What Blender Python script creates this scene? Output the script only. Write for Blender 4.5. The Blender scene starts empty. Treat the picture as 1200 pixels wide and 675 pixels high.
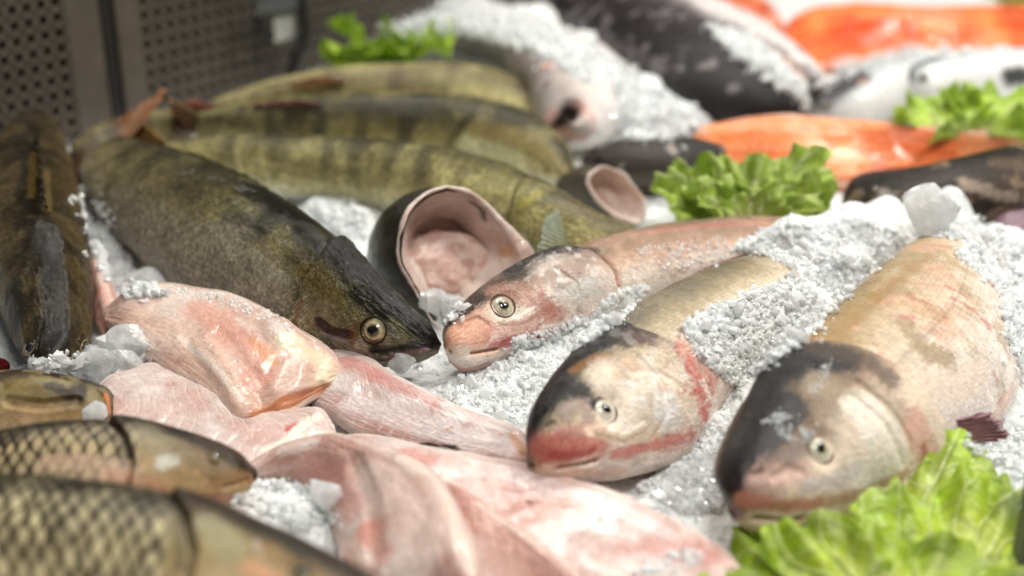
import bpy, math, random
import numpy as np
from mathutils import Vector, Matrix
from mathutils.bvhtree import BVHTree
random.seed(7)
rng = np.random.default_rng(11)
SC = bpy.context.scene
COLL = SC.collection

# ------------------------------------------------------------------ camera
CAM_H, PITCH, FPX = 0.44, math.radians(25.0), 1667.0
FW = np.array([0, math.cos(PITCH), -math.sin(PITCH)])
UP = np.array([0, math.sin(PITCH), math.cos(PITCH)])
RT = np.array([1.0, 0, 0])
CAM = np.array([0, 0, CAM_H])

def ray(px, py):
    return FW + RT * ((px - 600) / FPX) + UP * ((337.5 - py) / FPX)

def P(px, py, z=0.0):
    "a point of the counter at height z, given where it is seen on the plan"
    d = ray(px, py)
    return CAM + d * ((z - CAM_H) / d[2])

def PP(px, py, p0, n):
    "the same on a slanted plane through p0 with normal n"
    d = ray(px, py)
    return CAM + d * (np.dot(p0 - CAM, n) / np.dot(d, n))

def proj(v):
    r = v - CAM
    dz = r @ FW
    return 600 + FPX * (r @ RT) / dz, 337.5 - FPX * (r @ UP) / dz, dz

# ------------------------------------------------------------------ noise
def _hash(ix, iy, iz, seed):
    h = (ix.astype(np.int64) * 374761393 + iy.astype(np.int64) * 668265263 + iz.astype(np.int64) * 2147483647 + seed * 974711) & 0xffffffff
    h = ((h ^ (h >> 13)) * 1274126177) & 0xffffffff
    h = ((h ^ (h >> 16)) * 2246822519) & 0xffffffff
    return ((h ^ (h >> 15)) & 0xffffff) / float(0xffffff)

def vnoise(p, seed=0):
    i = np.floor(p); f = p - i
    f = f * f * (3 - 2 * f)
    i = i.astype(np.int64)
    o = 0
    for a in (0, 1):
        for b in (0, 1):
            for c in (0, 1):
                w = (f[..., 0] if a else 1 - f[..., 0]) * (f[..., 1] if b else 1 - f[..., 1]) * (f[..., 2] if c else 1 - f[..., 2])
                o = o + w * _hash(i[..., 0] + a, i[..., 1] + b, i[..., 2] + c, seed)
    return o

def fbm(p, oct=4, seed=0, gain=.5):
    o = 0; a = 1; t = 0
    for k in range(oct):
        o = o + a * vnoise(p * (2.03 ** k) + 17.3 * k, seed + k)
        t += a; a *= gain
    return o / t            # 0..1, mean .5

def sstep(a, b, x):
    t = np.clip((x - a) / (b - a), 0, 1)
    return t * t * (3 - 2 * t)

def hexc(h):
    h = h.lstrip('#')
    c = np.array([int(h[i:i + 2], 16) / 255 for i in (0, 2, 4)])
    return np.where(c <= .04045, c / 12.92, ((c + .055) / 1.055) ** 2.4)

def crom(pts, n, us=None):
    "Catmull-Rom through pts, n samples"
    pts = np.asarray(pts, float); m = len(pts)
    q = np.vstack([2 * pts[0] - pts[1], pts, 2 * pts[-1] - pts[-2]])
    u = np.linspace(0, m - 1, n) if us is None else us
    i = np.minimum(u.astype(int), m - 2); f = (u - i)[:, None]
    a, b, c, d = q[i], q[i + 1], q[i + 2], q[i + 3]
    return .5 * (2 * b + (c - a) * f + (2 * a - 5 * b + 4 * c - d) * f ** 2 + (3 * b - a - 3 * c + d) * f ** 3)

# ------------------------------------------------------------------ objects
def tag(o, label=None, cat=None, group=None, kind=None):
    if label: o['label'] = label
    if cat: o['category'] = cat
    if group: o['group'] = group
    if kind: o['kind'] = kind
    return o

SOLIDS = []      # coarse copies of every solid, for resting ice on

def mesh_np(name, verts, faces, mat, parent=None, cols=None, uvs=None, smooth=True, attrs=None):
    "verts (n,3); faces list of equal-length index arrays [(m,4)] and/or [(k,3)]"
    me = bpy.data.meshes.new(name)
    verts = np.ascontiguousarray(verts, np.float32)
    me.vertices.add(len(verts)); me.vertices.foreach_set('co', verts.ravel())
    loops = np.concatenate([f.ravel() for f in faces]).astype(np.int32)
    tot = np.concatenate([np.full(len(f), f.shape[1], np.int32) for f in faces])
    st = np.concatenate([[0], np.cumsum(tot)[:-1]]).astype(np.int32)
    me.loops.add(len(loops)); me.loops.foreach_set('vertex_index', loops)
    me.polygons.add(len(tot)); me.polygons.foreach_set('loop_start', st)
    me.update(calc_edges=True)
    if smooth:
        me.polygons.foreach_set('use_smooth', np.ones(len(tot), bool))
    else:
        me.polygons.foreach_set('use_smooth', np.zeros(len(tot), bool))
    if cols is not None:
        a = me.attributes.new('Col', 'FLOAT_COLOR', 'POINT')
        c = np.ones((len(verts), 4), np.float32); c[:, :3] = cols
        a.data.foreach_set('color', c.ravel())
    if uvs is not None:
        l = me.uv_layers.new(name='UVMap')
        l.data.foreach_set('uv', np.ascontiguousarray(uvs[loops], np.float32).ravel())
    for k, v in (attrs or {}).items():
        a = me.attributes.new(k, 'FLOAT', 'POINT'); a.data.foreach_set('value', np.ascontiguousarray(v, np.float32))
    me.materials.append(mat)
    me.validate()
    o = bpy.data.objects.new(name, me); COLL.objects.link(o)
    if parent: o.parent = parent
    return o

def empty(name, loc):
    o = bpy.data.objects.new(name, None); COLL.objects.link(o)
    o.empty_display_size = .02
    o.location = tuple(float(a) for a in loc)
    o['_loc'] = [float(a) for a in loc]
    return o

def local(root, v):
    return np.asarray(v) - np.array(root['_loc'])

def grid_faces(ns, nt, closed):
    i = np.arange(ns - 1)[:, None]; j = np.arange(nt if closed else nt - 1)[None, :]
    j2 = (j + 1) % nt
    return np.stack([i * nt + j, i * nt + j2, (i + 1) * nt + j2, (i + 1) * nt + j], -1).reshape(-1, 4)

class Sheet:
    "a grid surface ns x nt that can be shaped and coloured with strokes laid on it"
    def __init__(s, v, closed=True, out=None):
        s.v = v; s.ns, s.nt = v.shape[:2]; s.closed = closed; s.flip = 1
        s.col = np.ones(v.shape) * .5; s.wet = np.full(v.shape[:2], .45)
        s.t = np.linspace(0, 1, s.nt)[None, :] * np.ones((s.ns, 1))
        s.s = np.linspace(0, 1, s.ns)[:, None] * np.ones((1, s.nt))
        if out is not None:
            nn = s.normals()
            if (nn * out).sum() < 0: s.flip = -1
        s.v0 = s.v.copy(); s.refresh(); s.nzp = s.v0
    def normals(s):
        ds = np.gradient(s.v, axis=0)
        if s.closed:
            dt = (np.roll(s.v, -1, 1) - np.roll(s.v, 1, 1)) / 2
        else:
            dt = np.gradient(s.v, axis=1)
        n = np.cross(ds, dt)
        n /= np.linalg.norm(n, axis=-1, keepdims=True) + 1e-12
        return n * s.flip
    def refresh(s):
        s.n = s.normals()
        s.px, s.py, s.dz = proj(s.v)
        vd = CAM - s.v; vd /= np.linalg.norm(vd, axis=-1, keepdims=True)
        s.face = (s.n * vd).sum(-1)
        s.v0 = s.v.copy()
    def at(s, px, py):
        d = (s.px - px) ** 2 + (s.py - py) ** 2 + np.where(s.face > .08, 0, 1e5)
        return np.unravel_index(np.argmin(d), d.shape)
    def line(s, pts):
        return np.array([s.v0[s.at(*p[:2])] for p in pts])
    def dist(s, pts):
        L = s.line(pts) if not isinstance(pts, np.ndarray) else pts
        if len(L) == 1:
            return np.linalg.norm(s.v0 - L[0], axis=-1)
        best = None
        for a, b in zip(L[:-1], L[1:]):
            ab = b - a; q = (ab @ ab) + 1e-12
            t = np.clip(((s.v0 - a) @ ab) / q, 0, 1)
            d = np.linalg.norm(s.v0 - (a + t[..., None] * ab), axis=-1)
            best = d if best is None else np.minimum(best, d)
        return best
    def unit(s, pts):
        return s.dz[s.at(*pts[0][:2])] / FPX
    def mask(s, pts, r, soft=.6, nz=.3, ns=90, seed=3):
        d = s.dist(pts) / (r * s.unit(pts))
        if nz:
            q = s.nzp
            d = d + (fbm(q * ns, 4, seed) - .5) * 2 * nz + (fbm(q * ns * 4.3, 3, seed + 50, .7) - .5) * 1.7 * nz
        return 1 - sstep(1 - soft * .7, 1 + soft * .25, d)
    def paint(s, pts, r, c, a=1., soft=.6, nz=.35, ns=110, seed=3):
        m = (s.mask(pts, r, soft, nz, ns, seed) * a)[..., None]
        s.col = s.col * (1 - m) + (hexc(c) if isinstance(c, str) else np.asarray(c)) * m
    def soak(s, pts, r, a=1., soft=1., nz=.6, ns=90):
        'how thick the film of water and slime lies'
        m = s.mask(pts, r, soft, nz, ns, 77); s.wet = s.wet + (a - s.wet) * m
    def push(s, pts, r, h, soft=1., nz=0., ns=90):
        m = s.mask(pts, r, soft, nz, ns)
        s.v = s.v + s.n * (m * h)[..., None]
    def edge_at(s, pts):
        "station of a line that crosses the body, as a function of the girth angle"
        ij = sorted([(s.at(*p)[1], s.at(*p)[0]) for p in pts])
        j = np.array([a for a, _ in ij], float); i = np.array([b for _, b in ij], float)
        return np.interp(np.arange(s.nt), j, i) / (s.ns - 1)
    def build(s, name, mat, parent, uv=None, caps=True, solid=True):
        v = s.v.reshape(-1, 3); c = s.col.reshape(-1, 3); wet = s.wet.reshape(-1)
        f = [grid_faces(s.ns, s.nt, s.closed)]
        if s.closed and caps:
            v = np.vstack([v, s.v[0].mean(0), s.v[-1].mean(0)])
            c = np.vstack([c, s.col[0].mean(0), s.col[-1].mean(0)]); wet = np.append(wet, [.4, .4])
            n0 = s.ns * s.nt; j = np.arange(s.nt); j2 = (j + 1) % s.nt
            t1 = np.stack([np.full(s.nt, n0), j2, j], -1)
            b = (s.ns - 1) * s.nt
            t2 = np.stack([np.full(s.nt, n0 + 1), b + j, b + j2], -1)
            f.append(t2 if caps == 'end' else np.vstack([t1, t2]))
        if s.flip < 0:
            f = [q[:, ::-1] for q in f]
        if uv is not None:
            uv = uv.reshape(-1, 2)
            if len(uv) < len(v): uv = np.vstack([uv, uv[:1], uv[-1:]])
        if solid:
            a = max(1, s.ns // 70); b = max(1, s.nt // 44)
            g = s.v[::a, ::b]
            SOLIDS.append((g.reshape(-1, 3), grid_faces(g.shape[0], g.shape[1], s.closed), parent.name if parent else name))
        if parent: v = local(parent, v)
        return mesh_np(name, v, f, mat, parent, np.clip(c, 0.002, .95), uv, attrs={'wet': wet})

def ribbon(Dp, Vp, W, ns=420, nt=220, ex=2.0, end=(.35, .35), face=None):
    """a body given by its two edge lines (x, y on the plan, height) and half-thickness per station"""
    D = crom([P(*a) for a in Dp], ns * 3); V = crom([P(*a) for a in Vp], ns * 3)
    W = crom([[w] for w in W], ns * 3)[:, 0]
    C = (D + V) / 2
    L = np.concatenate([[0], np.cumsum(np.linalg.norm(np.diff(C, axis=0), axis=1) + .35 * np.abs(np.diff(np.linalg.norm(D - V, axis=1))))])
    q = np.linspace(0, 1, ns) * L[-1]
    D = np.stack([np.interp(q, L, D[:, k]) for k in range(3)], 1)
    V = np.stack([np.interp(q, L, V[:, k]) for k in range(3)], 1)
    W = np.maximum(np.interp(q, L, W), .0005)
    C = (D + V) / 2; H = (D - V) / 2
    T = np.gradient(C, axis=0); k = 9
    T = np.stack([np.convolve(np.pad(T[:, a], k, 'edge'), np.ones(2 * k + 1) / (2 * k + 1), 'valid') for a in range(3)], 1)
    N = np.cross(T, H); N /= np.linalg.norm(N, axis=1, keepdims=True) + 1e-12
    N = np.stack([np.convolve(np.pad(N[:, a], k, 'edge'), np.ones(2 * k + 1) / (2 * k + 1), 'valid') for a in range(3)], 1)
    vd = CAM - C
    N *= np.sign((N * vd).sum())
    if face is not None:
        pass
    N /= np.linalg.norm(N, axis=1, keepdims=True) + 1e-12
    th = np.linspace(0, 2 * math.pi, nt, endpoint=False)
    e = 2.0 / ex
    ct = np.sign(np.cos(th)) * np.abs(np.cos(th)) ** e; st = np.sign(np.sin(th)) * np.abs(np.sin(th)) ** e
    v = C[:, None] + H[:, None] * ct[None, :, None] + N[:, None] * (W[:, None] * st[None, :])[..., None]
    out = v - C[:, None]
    sh = Sheet(v, True, out)
    sh.ct = ct[None, :] * np.ones((ns, 1)); sh.st = st[None, :] * np.ones((ns, 1))
    cl = np.concatenate([[0], np.cumsum(np.linalg.norm(np.diff(C, axis=0), axis=1))])
    sh.len = cl[-1]
    girth = 2 * math.pi * np.sqrt((np.linalg.norm(H, axis=1).max() ** 2 + W.max() ** 2) / 2)
    sh.u = cl[:, None] * np.ones((1, nt)); sh.w = (th / (2 * math.pi) * girth)[None, :] * np.ones((ns, 1))
    sh.C, sh.H, sh.N, sh.W, sh.T = C, H, N, W, T
    sh.nzp = np.stack([sh.u * .5, sh.w * 1.5, sh.u * 0 + L[-1] * 7 + Dp[0][0] * .013], -1)      # marks run along the body
    return sh

def scales(u, w, size, sq=.95, seed=5):
    "overlapping rows of scales: returns 0 at the exposed edge .. 1 at the root, and a random id"
    a = u / size; b = w / (size * .9)
    best = np.full(u.shape, 9.); idr = np.zeros(u.shape); dx = np.zeros(u.shape)
    r0 = np.floor(b)
    for dr in (-1, 0, 1, 2):
        r = r0 + dr
        off = (r % 2) * .5
        c0 = np.floor(a - off)
        for dc in (-1, 0, 1):
            c = c0 + dc
            cu = c + off + .5; cw = r
            ddx = a - cu; ddy = (b - cw)
            d = ddx ** 2 + (ddy * sq) ** 2
            m = d < best
            best = np.where(m, d, best)
            idr = np.where(m, _hash(c, r, r * 0, seed), idr); dx = np.where(m, ddx, dx)
    return np.sqrt(best), idr, dx
# ------------------------------------------------------------------ materials
def new_mat(name):
    m = bpy.data.materials.new(name); m.use_nodes = True
    nt = m.node_tree; b = nt.nodes['Principled BSDF']
    return m, nt, b

def N(nt, kind, **kw):
    n = nt.nodes.new(kind)
    for k, v in kw.items():
        if k in n.inputs: n.inputs[k].default_value = v
        else: setattr(n, k, v)
    return n

def noise(nt, vec, scale, detail=4., rough=.6):
    n = N(nt, 'ShaderNodeTexNoise'); n.inputs['Scale'].default_value = scale
    n.inputs['Detail'].default_value = detail; n.inputs['Roughness'].default_value = rough
    if vec is not None: nt.links.new(vec, n.inputs['Vector'])
    return n.outputs['Fac']

def ramp(nt, fac, lo, hi, a=0., b=1.):
    n = N(nt, 'ShaderNodeMapRange'); n.inputs[1].default_value = a; n.inputs[2].default_value = b
    n.inputs[3].default_value = lo; n.inputs[4].default_value = hi
    nt.links.new(fac, n.inputs[0]); return n.outputs[0]

def math_(nt, op, a, b):
    n = N(nt, 'ShaderNodeMath'); n.operation = op
    for k, x in enumerate((a, b)):
        if isinstance(x, (int, float)): n.inputs[k].default_value = x
        else: nt.links.new(x, n.inputs[k])
    return n.outputs[0]

def wet_skin(name, rough=.32, coat=.5, fine=700., bump=.25, mottle=.25, sss=.06, scale_sz=None, scale_b=.0, coat_rough=.1, wrinkle=0., stretch=(1, 1, 1), bdist=.0014, soaked=False, cb=.5):
    "wet fish skin: colour attribute, fine mottling, tiny wrinkles under a thin film of water"
    m, nt, b = new_mat(name)
    at = N(nt, 'ShaderNodeAttribute', attribute_name='Col')
    tc = N(nt, 'ShaderNodeTexCoord')
    ob = tc.outputs['Object']; uv = tc.outputs['UV']
    mp = N(nt, 'ShaderNodeMapping'); mp.inputs['Scale'].default_value = stretch
    nt.links.new(uv, mp.inputs['Vector'])
    n1 = noise(nt, ob, 260., 5., .65)
    n2 = noise(nt, ob, 60., 4., .6)
    f = math_(nt, 'MULTIPLY', ramp(nt, n1, 1 - mottle, 1 + mottle, .3, .7), ramp(nt, n2, 1 - mottle * .6, 1 + mottle * .6, .3, .7))
    mix = N(nt, 'ShaderNodeMix', data_type='RGBA', blend_type='MULTIPLY'); mix.inputs[0].default_value = 1
    nt.links.new(at.outputs['Color'], mix.inputs[6]); nt.links.new(f, mix.inputs[7])
    nt.links.new(mix.outputs[2], b.inputs['Base Color'])
    r = ramp(nt, noise(nt, ob, 140., 4.), rough * .6, rough * 1.5, .3, .7)
    nt.links.new(r, b.inputs['Roughness'])
    b.inputs['Specular IOR Level'].default_value = .14
    b.inputs['Coat Weight'].default_value = coat; b.inputs['Coat Roughness'].default_value = coat_rough; b.inputs['Coat IOR'].default_value = 1.45
    wa = N(nt, 'ShaderNodeAttribute', attribute_name='wet')
    if soaked: nt.links.new(math_(nt, 'MULTIPLY', wa.outputs['Fac'], coat), b.inputs['Coat Weight'])
    b.inputs['Subsurface Weight'].default_value = sss
    b.inputs['Subsurface Radius'].default_value = (.8, .5, .4); b.inputs['Subsurface Scale'].default_value = .006
    h = noise(nt, mp.outputs['Vector'], fine, 3., .6)
    if scale_sz:
        vo = N(nt, 'ShaderNodeTexVoronoi'); vo.inputs['Scale'].default_value = 1. / scale_sz
        nt.links.new(uv, vo.inputs['Vector'])
        h = math_(nt, 'ADD', math_(nt, 'MULTIPLY', vo.outputs['Distance'], -scale_b), h)
    if wrinkle:
        w = noise(nt, mp.outputs['Vector'], 190., 6., .72)
        h = math_(nt, 'ADD', math_(nt, 'MULTIPLY', ramp(nt, w, 0, 1, .35, .65), wrinkle), h)
    bp = N(nt, 'ShaderNodeBump'); bp.inputs['Strength'].default_value = bump; bp.inputs['Distance'].default_value = bdist
    nt.links.new(h, bp.inputs['Height'])
    nt.links.new(bp.outputs['Normal'], b.inputs['Normal'])
    bp2 = N(nt, 'ShaderNodeBump'); bp2.inputs['Strength'].default_value = cb; bp2.inputs['Distance'].default_value = bdist * .7
    nt.links.new(h, bp2.inputs['Height']); nt.links.new(bp2.outputs['Normal'], b.inputs['Coat Normal'])
    if soaked: nt.links.new(math_(nt, 'MULTIPLY', ramp(nt, wa.outputs['Fac'], .55, 1.2), cb), bp2.inputs['Strength'])
    return m

M = {}
M['carp'] = wet_skin('carp_skin', rough=.46, coat=1., soaked=True, cb=.42, bump=.5, mottle=.15, sss=.08, scale_sz=.0022, scale_b=.8, coat_rough=.05, wrinkle=.8, bdist=.0016)
M['zander'] = wet_skin('zander_skin', rough=.5, coat=.9, soaked=True, cb=.35, bump=.6, mottle=.38, sss=.03, scale_sz=.0019, scale_b=.9, coat_rough=.09, wrinkle=.5)
M['zander_wet'] = wet_skin('zander_wet_skin', rough=.5, coat=1., soaked=True, cb=.30, bump=1., mottle=.4, sss=.02, scale_sz=.0019, scale_b=.6, coat_rough=.05, wrinkle=1.8, stretch=(1, .6, 1), bdist=.003)
M['scaled'] = wet_skin('scaled_skin', rough=.4, coat=.4, bump=.3, mottle=.2, sss=.05, coat_rough=.15)
M['dark'] = wet_skin('dark_skin', rough=.4, coat=.5, bump=.4, mottle=.3, sss=.02, coat_rough=.15, wrinkle=.8)
M['fin'] = wet_skin('fin_membrane', rough=.4, coat=.4, bump=.3, mottle=.2, sss=.2, coat_rough=.15)

def flesh(name, sss=.2, rough=.4, coat=.9):
    m = wet_skin(name, rough=rough, coat=coat, fine=420., bump=.45, mottle=.12, sss=sss, coat_rough=.07, wrinkle=.7, cb=.22, stretch=(.35, 1, 1))
    return m
M['flesh'] = flesh('raw_flesh')
M['salmon'] = flesh('salmon_flesh', .15, .5, .5)

# ice: milky crushed bed and clearer grains
def ice_bed():
    m, nt, b = new_mat('milky_ice')
    tc = N(nt, 'ShaderNodeTexCoord'); ob = tc.outputs['Object']
    n = noise(nt, ob, 90., 5., .65)
    cr = N(nt, 'ShaderNodeMix', data_type='RGBA')
    nt.links.new(ramp(nt, n, 0, 1, .3, .7), cr.inputs[0])
    cr.inputs[6].default_value = (.76, .80, .81, 1); cr.inputs[7].default_value = (.9, .92, .92, 1)
    nt.links.new(cr.outputs[2], b.inputs['Base Color'])
    b.inputs['Roughness'].default_value = .3
    b.inputs['Subsurface Weight'].default_value = .4; b.inputs['Subsurface Radius'].default_value = (.7, .85, 1.); b.inputs['Subsurface Scale'].default_value = .008
    b.inputs['IOR'].default_value = 1.31
    vo = N(nt, 'ShaderNodeTexVoronoi'); vo.inputs['Scale'].default_value = 190.
    nt.links.new(ob, vo.inputs['Vector'])
    h = math_(nt, 'ADD', vo.outputs['Distance'], noise(nt, ob, 330., 4., .6))
    bp = N(nt, 'ShaderNodeBump'); bp.inputs['Strength'].default_value = .8; bp.inputs['Distance'].default_value = .003
    nt.links.new(h, bp.inputs['Height']); nt.links.new(bp.outputs['Normal'], b.inputs['Normal'])
    return m
def ice_grain(name, base, clear=.3, each=True):
    "white cloudy ice; some grains are clearer than others"
    m, nt, b = new_mat(name)
    tc = N(nt, 'ShaderNodeTexCoord'); ob = tc.outputs['Object']
    b.inputs['Base Color'].default_value = (*base, 1)
    b.inputs['Roughness'].default_value = .07
    b.inputs['IOR'].default_value = 1.31
    b.inputs['Coat Weight'].default_value = 1.; b.inputs['Coat Roughness'].default_value = .03; b.inputs['Coat IOR'].default_value = 1.42
    if each:
        ge = N(nt, 'ShaderNodeNewGeometry')
        cl = ramp(nt, ge.outputs['Random Per Island'], 0., clear, .80, 1.)
        mc = N(nt, 'ShaderNodeMix', data_type='RGBA'); nt.links.new(ramp(nt, ge.outputs['Random Per Island'], 0., 1., 0., .7), mc.inputs[0])
        mc.inputs[6].default_value = (.90, .935, .94, 1); mc.inputs[7].default_value = (*base, 1)
        nt.links.new(mc.outputs[2], b.inputs['Base Color'])
    else:
        cl = ramp(nt, noise(nt, ob, 70., 3., .6), clear - .3, clear + .3, .35, .65)
    nt.links.new(cl, b.inputs['Transmission Weight'])
    tl = N(nt, 'ShaderNodeBsdfTranslucent'); tl.inputs['Color'].default_value = (*base, 1)
    mx = N(nt, 'ShaderNodeMixShader'); mx.inputs[0].default_value = .40
    nt.links.new(b.outputs[0], mx.inputs[1]); nt.links.new(tl.outputs[0], mx.inputs[2])
    nt.links.new(mx.outputs[0], nt.nodes['Material Output'].inputs['Surface'])
    n2 = noise(nt, ob, 420., 3., .6)
    bp = N(nt, 'ShaderNodeBump'); bp.inputs['Strength'].default_value = .35; bp.inputs['Distance'].default_value = .001
    nt.links.new(n2, bp.inputs['Height']); nt.links.new(bp.outputs['Normal'], b.inputs['Normal'])
    return m
M['ice'] = ice_bed()
M['grain'] = ice_grain('ice_grains', (.965, .98, .985), .5)
M['chunk'] = ice_grain('clear_ice', (.95, .97, .975), .45, False)

def leaf_mat():
    m, nt, b = new_mat('lettuce_leaf')
    at = N(nt, 'ShaderNodeAttribute', attribute_name='Col')
    tc = N(nt, 'ShaderNodeTexCoord'); ob = tc.outputs['Object']
    n = noise(nt, ob, 110., 5., .6)
    mix = N(nt, 'ShaderNodeMix', data_type='RGBA', blend_type='MULTIPLY'); mix.inputs[0].default_value = 1
    nt.links.new(at.outputs['Color'], mix.inputs[6]); nt.links.new(ramp(nt, n, .75, 1.2, .3, .7), mix.inputs[7])
    nt.links.new(mix.outputs[2], b.inputs['Base Color'])
    b.inputs['Roughness'].default_value = .42
    b.inputs['Coat Weight'].default_value = .15; b.inputs['Coat Roughness'].default_value = .2
    bp = N(nt, 'ShaderNodeBump'); bp.inputs['Strength'].default_value = .35; bp.inputs['Distance'].default_value = .0015
    nt.links.new(noise(nt, ob, 300., 4., .6), bp.inputs['Height']); nt.links.new(bp.outputs['Normal'], b.inputs['Normal'])
    tr = N(nt, 'ShaderNodeBsdfTranslucent'); nt.links.new(mix.outputs[2], tr.inputs['Color'])
    ms = N(nt, 'ShaderNodeMixShader'); ms.inputs[0].default_value = .38
    nt.links.new(b.outputs[0], ms.inputs[1]); nt.links.new(tr.outputs[0], ms.inputs[2])
    nt.links.new(ms.outputs[0], nt.nodes['Material Output'].inputs['Surface'])
    return m
M['leaf'] = leaf_mat()

def plain(name, c, rough=.4, metal=0., coat=0., spec=.5, vary=.12, sc=40.):
    m, nt, b = new_mat(name)
    tc = N(nt, 'ShaderNodeTexCoord')
    n = noise(nt, tc.outputs['Object'], sc, 4., .6)
    mix = N(nt, 'ShaderNodeMix', data_type='RGBA', blend_type='MULTIPLY'); mix.inputs[0].default_value = 1
    mix.inputs[6].default_value = (*c, 1); nt.links.new(ramp(nt, n, 1 - vary, 1 + vary, .3, .7), mix.inputs[7])
    nt.links.new(mix.outputs[2], b.inputs['Base Color'])
    b.inputs['Roughness'].default_value = rough; b.inputs['Metallic'].default_value = metal
    b.inputs['Coat Weight'].default_value = coat; b.inputs['Specular IOR Level'].default_value = spec
    return m
M['steel'] = plain('brushed_steel', (.14, .120, .100), .48, .5)
M['steel_dark'] = plain('dark_steel', (.035, .033, .03), .5, .3)
M['black'] = plain('black_plastic', (.012, .012, .012), .5)
M['grey'] = plain('grey_plastic', (.09, .095, .10), .45)
M['white_tag'] = plain('pale_plastic', (.42, .43, .42), .45)
M['pupil'] = plain('eye_pupil', (.006, .006, .007), .08, 0, 1., vary=.0)

def col_mat(name, rough=.15, coat=1.):
    m, nt, b = new_mat(name)
    at = N(nt, 'ShaderNodeAttribute', attribute_name='Col'); nt.links.new(at.outputs['Color'], b.inputs['Base Color'])
    b.inputs['Roughness'].default_value = rough; b.inputs['Coat Weight'].default_value = coat; b.inputs['Coat Roughness'].default_value = .04
    return m
M['eye'] = col_mat('fish_eye', .3, .9)

# ------------------------------------------------------------------ common parts
def add_eye(root, sh, px, py, rpx, ring='#2a2320', iris='#c9c3ad', inner='#8f8468', gaze=(0., 0.), rise=.36, pr=.36, red=None):
    "eyeball with iris, socket rim and pupil, seated in the head; rpx = radius of the visible ball"
    i = sh.at(px, py)
    n = sh.n[i]; p = sh.v[i]; r = rpx * sh.dz[i] / FPX
    up = np.array([0, 0, 1.0]); a = np.cross(up, n); a /= np.linalg.norm(a); b = np.cross(n, a)
    nr, na = 40, 48
    ph = np.linspace(0, math.pi * .62, nr)[:, None]; az = np.linspace(0, 2 * math.pi, na, endpoint=False)[None, :]
    R = r * 1.04
    rad = R * np.sin(ph); hgt = R * (np.cos(ph) - 1) * .9 + r * rise
    v = p + a * (rad * np.cos(az))[..., None] + b * (rad * np.sin(az))[..., None] + n * (hgt + 0 * az)[..., None]
    q = (np.sin(ph) + 0 * az); q = np.where(ph > math.pi / 2, 2 - q, q)
    nz = fbm(np.stack([np.cos(az) * 3 + 0 * ph, np.sin(az) * 3 + 0 * ph, q * 2 + px], -1) * 1.6, 4, 9)
    c = hexc(inner) + (hexc(iris) - hexc(inner)) * sstep(.40, .60, q + (nz - .5) * .25)[..., None]
    c = c * (.62 + .7 * nz)[..., None]
    c = c * (1 - .35 * sstep(.1, .9, np.sin(az + .4) + 0 * ph) * sstep(.35, .9, q))[..., None]
    if red is not None:
        mr = sstep(.62, .85, q) * sstep(.1, -.7, np.sin(az + .5) + 0 * ph)
        c = c + (hexc(red) - c) * mr[..., None]
    c = c + (hexc(ring) - c) * sstep(.88, 1.02, q + (nz - .5) * .1)[..., None]
    eye = mesh_np('eye', local(root, v.reshape(-1, 3)), [grid_faces(nr, na, True)[:, ::-1]], M['eye'], root, c.reshape(-1, 3))
    # pupil: a slightly irregular dark disc bulging out of the eyeball
    ph = np.linspace(0, math.pi / 2, 10)[:, None]
    ir = pr * r * (1 + .13 * np.cos(2 * az + .7 + px) + .06 * np.cos(3 * az + px) + .02 * np.cos(7 * az))
    gx, gy = gaze
    base = p + n * (r * (rise - .055)) + a * (gx * r) + b * (gy * r)
    v = base + a * (ir * np.sin(ph) * np.cos(az))[..., None] + b * (ir * np.sin(ph) * np.sin(az))[..., None] + n * (r * .12 * np.cos(ph) + 0 * az)[..., None]
    pu = mesh_np('pupil', local(root, v.reshape(-1, 3)), [grid_faces(10, na, True)[:, ::-1]], M['pupil'], eye)
    # wrinkled skin rim round the ball
    nb = 14; bb = np.linspace(0, 2 * math.pi, nb, endpoint=False)[None, :]; az2 = np.linspace(0, 2 * math.pi, na, endpoint=False)[:, None]
    tr = r * .07 * (1 + .35 * np.cos(az2 * 3 + px))
    rr = r * 1.02 + tr * np.cos(bb)
    v = p + a * (rr * np.cos(az2))[..., None] + b * (rr * np.sin(az2))[..., None] + n * (r * .06 + tr * np.sin(bb))[..., None]
    k = grid_faces(na, nb, True)
    j = np.arange(nb); j2 = (j + 1) % nb
    k = np.vstack([k, np.stack([(na - 1) * nb + j, (na - 1) * nb + j2, j2, j], -1)])
    rim = mesh_np('eye_rim', local(root, v.reshape(-1, 3)), [k], M['carp'], eye, np.ones((na * nb, 3)) * hexc(ring) * (.6 + .9 * fbm(v.reshape(-1, 3) * 900, 3))[:, None])
    return eye

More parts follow.
